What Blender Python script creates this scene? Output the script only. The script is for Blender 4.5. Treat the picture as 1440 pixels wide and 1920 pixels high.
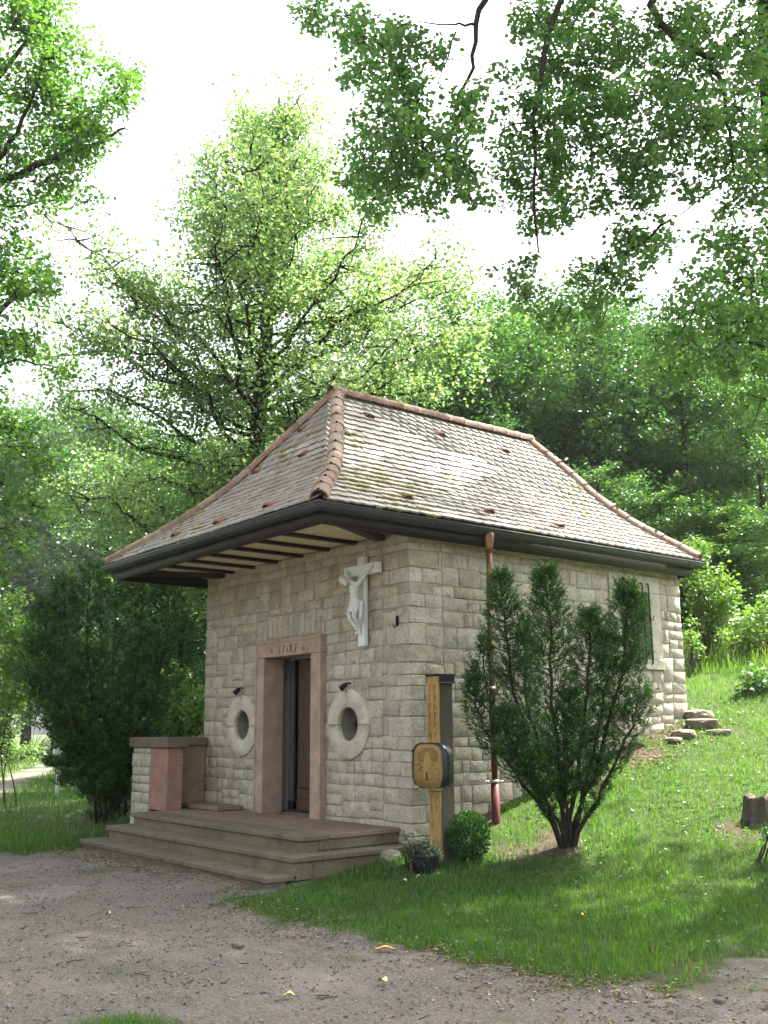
import bpy, bmesh, math, random
import numpy as np
from mathutils import Vector, Matrix

# ------------------------------------------------------------------ scene, camera, light
for o in list(bpy.data.objects):
    bpy.data.objects.remove(o)
SC = bpy.context.scene
COL = SC.collection
RNG = np.random.default_rng(7)
random.seed(7)

CAM_POS = np.array([8.5817, -7.2584, 1.0902])
YAW, PITCH, ROLL, FPX = 0.894, 0.2129, -0.0083, 1859.1     # metres / radians / focal length in pixels of a 1440 x 1920 frame


def cam_axes():
    f = np.array([-math.sin(YAW) * math.cos(PITCH), math.cos(YAW) * math.cos(PITCH), math.sin(PITCH)])
    r = np.array([math.cos(YAW), math.sin(YAW), 0.0])
    u = np.cross(r, f)
    c, s = math.cos(ROLL), math.sin(ROLL)
    return c * r + s * u, -s * r + c * u, f


CR, CU, CF = cam_axes()
cam_d = bpy.data.cameras.new('camera')
cam = bpy.data.objects.new('camera', cam_d)
COL.objects.link(cam)
cam.matrix_world = Matrix(((CR[0], CU[0], -CF[0], CAM_POS[0]), (CR[1], CU[1], -CF[1], CAM_POS[1]),
                           (CR[2], CU[2], -CF[2], CAM_POS[2]), (0, 0, 0, 1)))
cam_d.sensor_fit = 'VERTICAL'
cam_d.sensor_height = 36.0
cam_d.lens = 36.0 * FPX / 1920.0
cam_d.clip_start = 0.05
cam_d.clip_end = 2000
SC.camera = cam

SUN_DIR = Vector((0.045, 0.50, 0.865)).normalized()          # towards the sun
world = bpy.data.worlds.new('World')
SC.world = world
world.use_nodes = True
wn = world.node_tree
sky = wn.nodes.new('ShaderNodeTexSky')
sky.sky_type = 'NISHITA'
sky.sun_disc = False
sky.sun_elevation = math.asin(SUN_DIR.z)
sky.sun_rotation = math.atan2(SUN_DIR.x, SUN_DIR.y)
sky.air_density = 1.0
sky.dust_density = 6.0
sky.ozone_density = 0.6
bg = wn.nodes['Background']
bg.inputs['Strength'].default_value = 0.12
hs = wn.nodes.new('ShaderNodeHueSaturation')      # hazy white summer sky
hs.inputs['Saturation'].default_value = 0.35
wn.links.new(sky.outputs[0], hs.inputs['Color'])
wn.links.new(hs.outputs[0], bg.inputs[0])

sun_d = bpy.data.lights.new('sun', 'SUN')
sun_d.energy = 5.0
sun_d.angle = math.radians(0.53)
sun_d.color = (1.0, 0.95, 0.86)
sun = bpy.data.objects.new('sun', sun_d)
COL.objects.link(sun)
sun.rotation_euler = SUN_DIR.to_track_quat('Z', 'Y').to_euler()
sun.location = (5, 20, 40)

SC.view_settings.view_transform = 'Standard'
SC.view_settings.look = 'None'
SC.view_settings.gamma = 1.0
SC.view_settings.use_curve_mapping = False
SC.view_settings.exposure = 2.45
SC.cycles.max_bounces = 8
SC.cycles.diffuse_bounces = 5
SC.cycles.glossy_bounces = 3
SC.cycles.transmission_bounces = 6
SC.cycles.transparent_max_bounces = 8
SC.cycles.caustics_reflective = False
SC.cycles.caustics_refractive = False
SC.cycles.use_denoising = True

# ------------------------------------------------------------------ helpers


def at(u, v, d):
    """World point seen at photo pixel (u, v), d metres along the view axis (used to survey where things stand)."""
    return CAM_POS + d * (CR * (u - 720) / FPX + CU * (960 - v) / FPX + CF)


def pix(P):
    q = np.atleast_2d(P) - CAM_POS
    z = q @ CF
    return np.stack([720 + FPX * (q @ CR) / z, 960 - FPX * (q @ CU) / z, z], 1)


def npmesh(name, V, F, mat=None, rnd=None, smooth=False, extra=None):
    """Mesh from numpy arrays; F is an (m, k) array or a list of such arrays."""
    me = bpy.data.meshes.new(name)
    V = np.asarray(V, np.float32)
    Fs = F if isinstance(F, list) else [F]
    Fs = [np.asarray(f, np.int32) for f in Fs if len(f)]
    me.vertices.add(len(V))
    me.vertices.foreach_set('co', V.ravel())
    nl = sum(f.size for f in Fs)
    npoly = sum(len(f) for f in Fs)
    me.loops.add(nl)
    me.loops.foreach_set('vertex_index', np.concatenate([f.ravel() for f in Fs]))
    me.polygons.add(npoly)
    tot = np.concatenate([np.full(len(f), f.shape[1], np.int32) for f in Fs])
    st = np.concatenate([[0], np.cumsum(tot)[:-1]]).astype(np.int32)
    me.polygons.foreach_set('loop_start', st)
    me.polygons.foreach_set('loop_total', tot)
    if smooth:
        me.polygons.foreach_set('use_smooth', np.ones(npoly, bool))
    me.update(calc_edges=True)
    if rnd is not None:
        a = me.attributes.new('rnd', 'FLOAT', 'POINT')
        a.data.foreach_set('value', np.asarray(rnd, np.float32))
    for k, arr in (extra or {}).items():
        a = me.attributes.new(k, 'FLOAT', 'POINT')
        a.data.foreach_set('value', np.asarray(arr, np.float32))
    if mat:
        me.materials.append(mat)
    return me


def link(name, me, parent=None, label=None, cat=None, group=None, kind=None, M=None):
    o = bpy.data.objects.new(name, me)
    COL.objects.link(o)
    if parent is not None:
        o.parent = parent
        o.matrix_parent_inverse = Matrix.Translation(-WORLD_LOC.get(parent.name, Vector((0, 0, 0))))
    if M is not None:
        o.matrix_basis = M
    if label:
        o['label'] = label
    if cat:
        o['category'] = cat
    if group:
        o['group'] = group
    if kind:
        o['kind'] = kind
    return o


WORLD_LOC = {}


def thing(name, loc, label, cat, group=None):
    o = link(name, None, None, label, cat, group)
    o.location = loc
    o.empty_display_size = 0.2
    WORLD_LOC[o.name] = Vector(loc)
    return o


def bm_mesh(name, bm, mat, smooth=False):
    me = bpy.data.meshes.new(name)
    bmesh.ops.recalc_face_normals(bm, faces=bm.faces)
    bm.to_mesh(me)
    bm.free()
    if smooth:
        for p in me.polygons:
            p.use_smooth = True
    if mat:
        me.materials.append(mat)
    return me


def bm_box(bm, lo, hi, bev=0.0, jit=0.0, M=None):
    lo, hi = Vector(lo), Vector(hi)
    r = bmesh.ops.create_cube(bm, size=1.0)
    vs = r['verts']
    for v in vs:
        v.co = Vector((lo[i] + (hi[i] - lo[i]) * (v.co[i] + 0.5) for i in range(3)))
        if jit:
            v.co += Vector((random.uniform(-jit, jit) for _ in range(3)))
    geom = vs
    if bev:
        es = list({e for v in vs for e in v.link_edges})
        out = bmesh.ops.bevel(bm, geom=es, offset=bev, segments=1, affect='EDGES', profile=0.6)
        geom = list({v for f in out['faces'] for v in f.verts})
        geom = list({v for f in out['faces'] for v in f.verts} | {v for v in vs if v.is_valid})
    if M is not None:
        for v in geom:
            if v.is_valid:
                v.co = M @ v.co
    return geom


def box(name, lo, hi, mat, parent=None, bev=0.006, jit=0.0, M=None, **kw):
    bm = bmesh.new()
    bm_box(bm, lo, hi, bev, jit, M)
    return link(name, bm_mesh(name, bm, mat), parent, **kw)


def tube(pts, rad, n=7, cap=True):
    """Verts and quads of a tapering tube along a polyline."""
    P = np.asarray(pts, float)
    m = len(P)
    rad = np.broadcast_to(np.asarray(rad, float), (m,))
    T = np.gradient(P, axis=0)
    T /= np.linalg.norm(T, axis=1, keepdims=True) + 1e-9
    ref = np.array([0.0, 0, 1]) if abs(T[0][2]) < 0.9 else np.array([1.0, 0, 0])
    V = []
    a = np.linspace(0, 2 * np.pi, n, endpoint=False)
    for i in range(m):
        b = np.cross(T[i], ref)
        b /= np.linalg.norm(b) + 1e-9
        c = np.cross(T[i], b)
        ref = np.cross(b, T[i])
        V.append(P[i] + rad[i] * (np.cos(a)[:, None] * b + np.sin(a)[:, None] * c))
    V = np.concatenate(V)
    F = []
    for i in range(m - 1):
        for k in range(n):
            F.append((i * n + k, i * n + (k + 1) % n, (i + 1) * n + (k + 1) % n, (i + 1) * n + k))
    if cap:
        V = np.concatenate([V, P[:1], P[-1:]])
        for k in range(n):
            F.append((m * n, (k + 1) % n, k, k))
            F.append((m * n + 1, (m - 1) * n + k, (m - 1) * n + (k + 1) % n, (m - 1) * n + (k + 1) % n))
    return V, F


class Acc:
    def __init__(s):
        s.V, s.Q, s.T, s.n = [], [], [], 0

    def add(s, V, F):
        for f in F:
            f = [i + s.n for i in f]
            if f[2] == f[3]:
                s.T.append(f[:3])
            else:
                s.Q.append(f)
        s.V.append(np.asarray(V))
        s.n += len(V)

    def tube(s, pts, rad, n=6, cap=True):
        s.add(*tube(pts, rad, n, cap))

    def mesh(s, name, mat, smooth=True):
        return npmesh(name, np.concatenate(s.V), [np.array(s.Q).reshape(-1, 4), np.array(s.T).reshape(-1, 3)], mat, smooth=smooth)


def vnoise(P, scale, seed=0):
    """Smooth value noise in 0..1 for points (n, 2 or 3)."""
    P = np.atleast_2d(np.asarray(P, float)) * scale + seed * 17.31 + 1000.0
    I = np.floor(P).astype(np.int64)
    f = P - I
    f = f * f * (3 - 2 * f)
    dim = P.shape[1]
    out = np.zeros(len(P))
    for c in range(2 ** dim):
        w = np.ones(len(P))
        h = np.full(len(P), seed * 7919 + 13, np.int64)
        for k in range(dim):
            b = (c >> k) & 1
            w *= f[:, k] if b else 1 - f[:, k]
            h = (h * 1103515245 + (I[:, k] + b) * (374761393 + 668265263 * k)) & 0x7fffffff
        h = (h ^ (h >> 13)) * 1274126177 & 0x7fffffff
        h = (h ^ (h >> 16)) & 0xffff
        out += w * h / 65535.0
    return out


def fbm(P, scale, seed=0, octs=3):
    s, a, t = 0, 1.0, 0
    for k in range(octs):
        s = s + a * vnoise(P, scale * 2 ** k, seed + k)
        t += a
        a *= 0.5
    return s / t


# ------------------------------------------------------------------ materials


class NT:
    def __init__(s, name):
        s.m = bpy.data.materials.new(name)
        s.m.use_nodes = True
        s.t = s.m.node_tree
        s.t.nodes.clear()
        s.out = s.t.nodes.new('ShaderNodeOutputMaterial')

    def n(s, typ, **kw):
        nd = s.t.nodes.new('ShaderNode' + typ)
        for k, v in kw.items():
            if k.startswith('_'):
                nd.inputs[k[1:].replace('_', ' ')].default_value = v
            else:
                setattr(nd, k, v)
        return nd

    def l(s, a, b):
        s.t.links.new(a, b)

    def pos(s):
        return s.n('NewGeometry').outputs['Position']

    def noise(s, vec, scale, detail=3, rough=0.55, stretch=None):
        if stretch:
            mp = s.n('Mapping')
            mp.inputs['Scale'].default_value = stretch
            s.l(vec, mp.inputs['Vector'])
            vec = mp.outputs[0]
        nd = s.n('TexNoise', _Scale=scale, _Detail=detail, _Roughness=rough)
        s.l(vec, nd.inputs['Vector'])
        return nd.outputs['Fac']

    def ramp(s, fac, stops, interp='LINEAR'):
        nd = s.n('ValToRGB')
        cr = nd.color_ramp
        cr.interpolation = interp
        while len(cr.elements) < len(stops):
            cr.elements.new(0.5)
        for e, (p, c) in zip(cr.elements, stops):
            e.position = p
            e.color = (*c, 1) if len(c) == 3 else c
        if fac is not None:
            s.l(fac, nd.inputs[0])
        return nd.outputs[0]

    def mix(s, fac, a, b, mode='MIX'):
        nd = s.n('MixRGB', blend_type=mode)
        for i, x in enumerate((fac, a, b)):
            if hasattr(x, 'is_output'):
                s.l(x, nd.inputs[i])
            elif isinstance(x, (int, float)):
                nd.inputs[i].default_value = x if i == 0 else (x, x, x, 1)
            else:
                nd.inputs[i].default_value = (*x, 1)
        return nd.outputs[0]

    def math(s, op, a, b=0.0):
        nd = s.n('Math', operation=op)
        for i, x in enumerate((a, b)):
            if hasattr(x, 'is_output'):
                s.l(x, nd.inputs[i])
            else:
                nd.inputs[i].default_value = x
        return nd.outputs[0]

    def bump(s, h, strength=0.4, dist=0.02, nrm=None):
        nd = s.n('Bump', _Strength=strength, _Distance=dist)
        s.l(h, nd.inputs['Height'])
        if nrm is not None:
            s.l(nrm, nd.inputs['Normal'])
        return nd.outputs[0]

    def pbr(s, col, rough=0.8, nrm=None, metal=0.0, spec=0.3):
        b = s.n('BsdfPrincipled')
        if hasattr(col, 'is_output'):
            s.l(col, b.inputs['Base Color'])
        else:
            b.inputs['Base Color'].default_value = (*col, 1)
        if hasattr(rough, 'is_output'):
            s.l(rough, b.inputs['Roughness'])
        else:
            b.inputs['Roughness'].default_value = rough
        b.inputs['Metallic'].default_value = metal
        b.inputs['Specular IOR Level'].default_value = spec
        if nrm is not None:
            s.l(nrm, b.inputs['Normal'])
        s.l(b.outputs[0], s.out.inputs[0])
        return s.m


def rnd_src(t, obj=True):
    if obj:
        return t.n('ObjectInfo').outputs['Random']
    a = t.n('Attribute', attribute_name='rnd')
    return a.outputs['Fac']


def mat_stone(name, stops, obj=True, bump=0.9, fine=26, lichen=0.35):
    t = NT(name)
    p = t.pos()
    base = t.ramp(rnd_src(t, obj), stops)
    n1 = t.noise(p, 5, 4)
    n2 = t.noise(p, fine, 5, 0.65)
    c = t.mix(1.0, base, t.ramp(n1, [(0.25, (0.72, 0.72, 0.70)), (0.7, (1.12, 1.1, 1.06))]), 'MULTIPLY')
    c = t.mix(1.0, c, t.ramp(n2, [(0.28, (0.66, 0.64, 0.6)), (0.5, (1, 1, 1)), (0.75, (1.15, 1.15, 1.13))]), 'MULTIPLY')
    n3 = t.noise(p, 2.3, 5, 0.7)
    c = t.mix(t.math('MULTIPLY', t.ramp(n3, [(0.52, (0, 0, 0)), (0.72, (1, 1, 1))]), lichen), c, (0.17, 0.18, 0.12))
    b1 = t.bump(n2, bump, 0.02)
    b2 = t.bump(t.noise(p, 9, 3), 0.6, 0.03, b1)
    return t.pbr(c, 0.92, b2, spec=0.15)


def mat_plain(name, col, rough=0.7, var=0.25, scale=8, bump=0.15, metal=0.0, spec=0.3, stretch=None, dirt=None):
    t = NT(name)
    p = t.pos()
    n = t.noise(p, scale, 5, 0.6, stretch)
    c = t.mix(1.0, col, t.ramp(n, [(0.25, (1 - var,) * 3), (0.75, (1 + var,) * 3)]), 'MULTIPLY')
    if dirt:
        n2 = t.noise(p, 2.1, 5, 0.7)
        c = t.mix(t.ramp(n2, [(0.48, (0, 0, 0)), (0.75, (0.8, 0.8, 0.8))]), c, dirt)
    nrm = t.bump(t.noise(p, scale * 5, 4, 0.6, stretch), bump, 0.01)
    return t.pbr(c, rough, nrm, metal, spec)


def mat_leaf(name, stops, transl=0.42, tint=(1.25, 1.35, 0.55), gloss=0.06, rough=0.4, patch=0.0, treevar=0.0):
    t = NT(name)
    c = t.ramp(t.n('Attribute', attribute_name='rnd').outputs['Fac'], stops)
    if patch:
        n = t.noise(t.pos(), 0.55, 3)
        c = t.mix(1.0, c, t.ramp(n, [(0.3, (1 - patch,) * 3), (0.7, (1 + patch, 1 + patch, 1))]), 'MULTIPLY')
    if treevar:          # every tree of the wood has its own tone
        c = t.mix(1.0, c, t.ramp(t.n('ObjectInfo').outputs['Random'], [(0, (1 - treevar, 1 - treevar * .8, 1 - treevar * .5)), (.5, (1, 1, 1)), (1, (1 + treevar * 1.3, 1 + treevar, 1))]), 'MULTIPLY')
    d = t.n('BsdfDiffuse')
    t.l(c, d.inputs[0])
    tr = t.n('BsdfTranslucent')
    t.l(t.mix(1.0, c, tint, 'MULTIPLY'), tr.inputs[0])
    m1 = t.n('MixShader')
    m1.inputs[0].default_value = transl
    t.l(d.outputs[0], m1.inputs[1])
    t.l(tr.outputs[0], m1.inputs[2])
    g = t.n('BsdfGlossy')
    g.inputs['Roughness'].default_value = rough
    g.inputs[0].default_value = (0.8, 0.9, 0.8, 1)
    m2 = t.n('MixShader')
    m2.inputs[0].default_value = gloss
    t.l(m1.outputs[0], m2.inputs[1])
    t.l(g.outputs[0], m2.inputs[2])
    t.l(m2.outputs[0], t.out.inputs[0])
    return t.m


def mat_tile(obj_dark=False):
    t = NT('clay_tile')
    p = t.pos()
    r = rnd_src(t, False)
    base = t.ramp(r, [(0.0, (0.20, 0.14, 0.11)), (0.3, (0.24, 0.19, 0.155)), (0.65, (0.275, 0.24, 0.20)), (1.0, (0.33, 0.305, 0.265))])
    n1 = t.noise(p, 1.1, 4, 0.6)
    c = t.mix(t.ramp(n1, [(0.38, (0, 0, 0)), (0.66, (0.7, 0.7, 0.7))]), base, (0.31, 0.295, 0.265))
    n2 = t.noise(p, 30, 5, 0.7)
    c = t.mix(1.0, c, t.ramp(n2, [(0.3, (0.6, 0.6, 0.58)), (0.55, (1, 1, 1)), (0.75, (1.15, 1.15, 1.12))]), 'MULTIPLY')
    n4 = t.noise(p, 2.6, 5, 0.7)
    c = t.mix(t.ramp(n4, [(0.60, (0, 0, 0)), (0.72, (0.75, 0.75, 0.75))]), c, (0.11, 0.105, 0.085))
    n3 = t.noise(p, 4.2, 5, 0.75)
    c = t.mix(t.ramp(n3, [(0.635, (0, 0, 0)), (0.70, (0.8, 0.8, 0.8))]), c, (0.16, 0.17, 0.04))
    return t.pbr(c, t.ramp(n2, [(0.3, (0.62,) * 3), (0.7, (0.40,) * 3)]), t.bump(n2, 0.35, 0.006), spec=0.55)


def mat_ground():
    t = NT('ground')
    p = t.pos()
    gr = t.n('Attribute', attribute_name='gravel').outputs['Fac']
    so = t.n('Attribute', attribute_name='soil').outputs['Fac']
    n1 = t.noise(p, 1.2, 4)
    n2 = t.noise(p, 60, 4, 0.7)
    n3 = t.noise(p, 9, 4, 0.65)
    vor = t.n('TexVoronoi', _Scale=55.0)
    t.l(p, vor.inputs['Vector'])
    stone = t.ramp(vor.outputs['Color'], [(0.1, (0.068, 0.061, 0.052)), (0.5, (0.117, 0.105, 0.090)), (0.9, (0.187, 0.169, 0.146))])
    g = t.mix(0.5, stone, t.ramp(n2, [(0.3, (0.065, 0.058, 0.05)), (0.7, (0.158, 0.142, 0.123))]))
    g = t.mix(1.0, g, t.ramp(n1, [(0.3, (0.9, 0.9, 0.92)), (0.6, (1.08, 1.06, 1.04)), (0.8, (1.3, 1.22, 1.16))]), 'MULTIPLY')
    g = t.mix(t.ramp(n3, [(0.54, (0, 0, 0)), (0.75, (0.6, 0.6, 0.6))]), g, (0.115, 0.095, 0.07))
    n5 = t.noise(p, 0.75, 5, 0.65)
    g = t.mix(t.ramp(n5, [(0.52, (0, 0, 0)), (0.68, (0.65, 0.65, 0.65))]), g, (0.195, 0.17, 0.15))
    n6 = t.noise(p, 1.7, 6, 0.7)
    g = t.mix(t.ramp(n6, [(0.58, (0, 0, 0)), (0.68, (0.55, 0.55, 0.55))]), g, (0.085, 0.09, 0.03))
    soil = t.ramp(n2, [(0.3, (0.035, 0.026, 0.018)), (0.6, (0.075, 0.055, 0.037)), (0.8, (0.14, 0.11, 0.075))])
    turf = t.ramp(n3, [(0.3, (0.026, 0.04, 0.010)), (0.6, (0.04, 0.07, 0.015)), (0.8, (0.07, 0.085, 0.025))])
    c = t.mix(so, turf, soil)
    c = t.mix(gr, c, g)
    nrm = t.bump(vor.outputs['Distance'], 0.5, 0.015)
    nrm = t.bump(n2, 0.4, 0.01, nrm)
    return t.pbr(c, 0.95, nrm, spec=0.15)


M = {}
ST = [(0.0, (0.335, 0.31, 0.255)), (0.25, (0.395, 0.37, 0.31)), (0.5, (0.43, 0.405, 0.345)), (0.72, (0.43, 0.39, 0.30)), (0.88, (0.455, 0.435, 0.39)), (1.0, (0.325, 0.305, 0.255))]
M['stone'] = mat_stone('sandstone_rubble', ST, bump=0.6)
M['mortar'] = mat_plain('mortar', (0.26, 0.235, 0.175), 0.95, 0.3, 14, 0.5)
M['ring'] = mat_stone('dressed_limestone', [(0, (0.46, 0.44, 0.36)), (1, (0.50, 0.475, 0.40))], bump=0.06, fine=60, lichen=0.12)
M['pink'] = mat_stone('pink_sandstone', [(0, (0.36, 0.27, 0.215)), (1, (0.39, 0.29, 0.235))], bump=0.1, fine=55, lichen=0.12)
M['redstone'] = mat_stone('red_sandstone', [(0, (0.28, 0.15, 0.11)), (0.5, (0.30, 0.17, 0.13)), (1, (0.29, 0.18, 0.14))], bump=0.25, fine=35, lichen=0.45)
M['landing'] = mat_stone('red_brown_sandstone', [(0, (0.20, 0.145, 0.11)), (1, (0.23, 0.165, 0.125))], bump=0.25, fine=40, lichen=0.3)
M['panel'] = mat_stone('brown_beige_sandstone', [(0, (0.24, 0.18, 0.13)), (1, (0.26, 0.195, 0.14))], bump=0.25, fine=40, lichen=0.4)
M['step'] = mat_stone('brown_sandstone', [(0, (0.125, 0.108, 0.082)), (0.5, (0.145, 0.12, 0.09)), (1, (0.14, 0.122, 0.095))], bump=0.3, fine=40, lichen=0.5)
M['riser'] = mat_stone('weathered_sandstone', [(0, (0.13, 0.115, 0.075)), (0.5, (0.16, 0.135, 0.09)), (1, (0.145, 0.13, 0.085))], bump=0.4, fine=34, lichen=0.5)
M['rock'] = mat_stone('grey_rock', [(0, (0.14, 0.125, 0.10)), (1, (0.24, 0.215, 0.17))], bump=0.7, fine=22)
M['tile'] = mat_tile()
M['hip'] = mat_stone('ridge_clay', [(0, (0.23, 0.145, 0.115)), (0.4, (0.26, 0.175, 0.14)), (0.75, (0.28, 0.22, 0.185)), (1, (0.23, 0.135, 0.105))], bump=0.25, fine=38, lichen=0.55)
M['moss'] = mat_plain('moss', (0.15, 0.15, 0.035), 1.0, 0.5, 22, 0.8, spec=0.05)
M['deck'] = mat_plain('roof_deck', (0.05, 0.035, 0.03), 0.9)
M['zinc'] = mat_plain('dark_zinc', (0.050, 0.056, 0.058), 0.42, 0.3, 5, 0.05, 0.35, 0.4)
M['darkwood'] = mat_plain('dark_stained_wood', (0.016, 0.013, 0.011), 0.5, 0.35, 10, 0.2, stretch=(1, 8, 8))
M['cream'] = mat_plain('cream_boarding', (0.72, 0.62, 0.40), 0.8, 0.06, 3, 0.05)
M['plaster'] = mat_plain('plaster', (0.55, 0.53, 0.48), 0.9, 0.1)
M['copper'] = mat_plain('copper', (0.20, 0.095, 0.055), 0.38, 0.35, 12, 0.05, 0.7, 0.5)
M['redpipe'] = mat_plain('oxide_red_pipe', (0.10, 0.026, 0.019), 0.45, 0.35, 9, 0.1, 0.1)
M['steel'] = mat_plain('galvanised_steel', (0.55, 0.56, 0.57), 0.35, 0.1, 20, 0.02, 0.8)
M['iron'] = mat_plain('black_iron', (0.012, 0.012, 0.013), 0.55, 0.3, 20, 0.1, 0.4)
M['throat'] = mat_plain('grey_plaster_reveal', (0.17, 0.16, 0.13), 0.95, 0.25, 9, 0.3)
M['door'] = mat_plain('brown_door_wood', (0.08, 0.045, 0.03), 0.5, 0.4, 7, 0.3, stretch=(9, 9, 0.7))
M['greydoor'] = mat_plain('blue_grey_paint', (0.055, 0.062, 0.065), 0.6, 0.08)
M['white'] = mat_plain('white_paint', (0.62, 0.66, 0.64), 0.55, 0.07, 20, 0.05)
M['statue'] = mat_plain('white_metal_cast', (0.55, 0.57, 0.53), 0.5, 0.12, 30, 0.1)
M['oak'] = mat_plain('golden_timber', (0.33, 0.215, 0.07), 0.75, 0.45, 9, 0.5, stretch=(7, 7, 0.8), dirt=(0.17, 0.10, 0.04))
M['oakdark'] = mat_plain('weathered_timber', (0.065, 0.058, 0.038), 0.85, 0.35, 9, 0.4, stretch=(9, 9, 0.6))
M['groove'] = mat_plain('carved_groove', (0.06, 0.03, 0.01), 0.9)
M['blacksheet'] = mat_plain('black_sheet_metal', (0.03, 0.032, 0.04), 0.33, 0.2, 8, 0.03, 0.6, 0.5)
M['pot'] = mat_plain('black_pot', (0.02, 0.02, 0.022), 0.6, 0.2)
M['bark'] = mat_plain('bark', (0.075, 0.06, 0.045), 0.95, 0.4, 14, 0.9, spec=0.1, stretch=(3, 3, 0.6))
M['barkdark'] = mat_plain('dark_bark', (0.04, 0.033, 0.027), 0.95, 0.4, 14, 0.9, spec=0.1, stretch=(3, 3, 0.6))
M['stump'] = mat_plain('old_stump_wood', (0.13, 0.115, 0.095), 0.95, 0.6, 16, 1.0, spec=0.1, stretch=(5, 5, 0.7))
M['brick'] = mat_plain('terracotta_strip', (0.42, 0.17, 0.09), 0.9, 0.3, 10, 0.4)
M['glass'] = mat_plain('dark_window_glass', (0.012, 0.014, 0.014), 0.3, 0.1, 3, 0.0, 0.0, 0.25)
M['ground'] = mat_ground()
t = NT('pebble')
M['pebble'] = t.pbr(t.ramp(rnd_src(t, False), [(0, (0.075, 0.069, 0.063)), (0.5, (0.12, 0.11, 0.10)), (0.85, (0.18, 0.165, 0.15)), (1, (0.30, 0.275, 0.25))]), 0.9)
M['litter'] = mat_leaf('dry_leaf', [(0, (0.10, 0.06, 0.03)), (0.5, (0.17, 0.125, 0.065)), (0.85, (0.26, 0.22, 0.12)), (1, (0.38, 0.34, 0.17))], 0.2, (1, 1, 0.8), 0.04)
M['grass'] = mat_leaf('grass_blade', [(0, (0.03, 0.078, 0.012)), (0.5, (0.052, 0.128, 0.018)), (0.8, (0.085, 0.18, 0.028)), (0.93, (0.16, 0.195, 0.055)), (1.0, (0.25, 0.23, 0.11))], 0.62, (1.5, 1.6, 0.45), 0.05, 0.45, patch=0.3)
M['linden'] = mat_leaf('linden_leaf', [(0, (0.07, 0.135, 0.05)), (0.45, (0.11, 0.19, 0.07)), (0.62, (0.16, 0.25, 0.10)), (0.76, (0.29, 0.37, 0.17)), (1, (0.40, 0.47, 0.23))], 0.6, (1.2, 1.3, 0.75))
M['leftleaf'] = mat_leaf('oak_leaf', [(0, (0.045, 0.11, 0.022)), (0.5, (0.07, 0.165, 0.03)), (1, (0.12, 0.235, 0.045))], 0.56)
M['foreleaf'] = mat_leaf('beech_leaf', [(0, (0.065, 0.125, 0.05)), (0.6, (0.095, 0.175, 0.06)), (1, (0.16, 0.27, 0.07))], 0.62, (1.25, 1.6, 0.9), patch=0.3)
M['forest'] = mat_leaf('forest_leaf', [(0, (0.018, 0.052, 0.02)), (0.5, (0.04, 0.098, 0.03)), (1, (0.075, 0.15, 0.046))], 0.48, patch=0.25, treevar=0.26)
M['forestb'] = mat_leaf('forest_leaf_pale', [(0, (0.024, 0.066, 0.024)), (0.5, (0.045, 0.108, 0.036)), (1, (0.085, 0.168, 0.055))], 0.5, patch=0.25, treevar=0.26)
M['bush'] = mat_leaf('bush_leaf', [(0, (0.06, 0.13, 0.025)), (0.5, (0.10, 0.19, 0.035)), (1, (0.16, 0.26, 0.06))], 0.45, patch=0.2)
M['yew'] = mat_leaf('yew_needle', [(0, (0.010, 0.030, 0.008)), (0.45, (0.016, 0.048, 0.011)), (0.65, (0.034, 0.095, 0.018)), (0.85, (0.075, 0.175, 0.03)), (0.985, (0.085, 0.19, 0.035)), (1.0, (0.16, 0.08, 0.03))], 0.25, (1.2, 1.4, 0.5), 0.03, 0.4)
M['box'] = mat_leaf('box_leaf', [(0, (0.014, 0.045, 0.012)), (0.7, (0.028, 0.085, 0.018)), (1, (0.06, 0.15, 0.03))], 0.3, gloss=0.02, rough=0.45)
M['heather'] = mat_leaf('grey_green_leaf', [(0, (0.04, 0.06, 0.04)), (0.7, (0.08, 0.11, 0.075)), (0.93, (0.11, 0.14, 0.10)), (1, (0.22, 0.16, 0.2))], 0.2, gloss=0.02)

# ------------------------------------------------------------------ ground
GRAVEL_POLY = np.array([(0.0, -1.2), (0.12, -2.27), (1.0, -2.45), (1.7, -2.415), (2.82, -2.37), (3.18, -2.445), (3.52, -2.221), (4.16, -2.222), (4.6, -1.707),
                        (4.62, -0.75), (4.8, 1.07), (7, 3.5), (12, 6), (40, 10), (60, -80), (-40, -80), (-9, -9), (-5.47, -3.9), (-4.81, -2.81), (-4.45, -2.45), (-4.3, -1.2)])


def poly_sd(P, poly):
    """Signed distance, positive inside."""
    d = np.full(len(P), 1e9)
    ins = np.zeros(len(P), bool)
    n = len(poly)
    for i in range(n):
        a, b = poly[i], poly[(i + 1) % n]
        e = b - a
        t_ = np.clip(((P - a) @ e) / (e @ e), 0, 1)
        d = np.minimum(d, np.linalg.norm(P - a - t_[:, None] * e, axis=1))
        c = (a[1] > P[:, 1]) != (b[1] > P[:, 1])
        xi = (b[0] - a[0]) * (P[:, 1] - a[1]) / (b[1] - a[1] + 1e-12) + a[0]
        ins ^= c & (P[:, 0] < xi)
    return np.where(ins, d, -d)


def sstep(a, b, x):
    t_ = np.clip((x - a) / (b - a), 0, 1)
    return t_ * t_ * (3 - 2 * t_)


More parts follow.
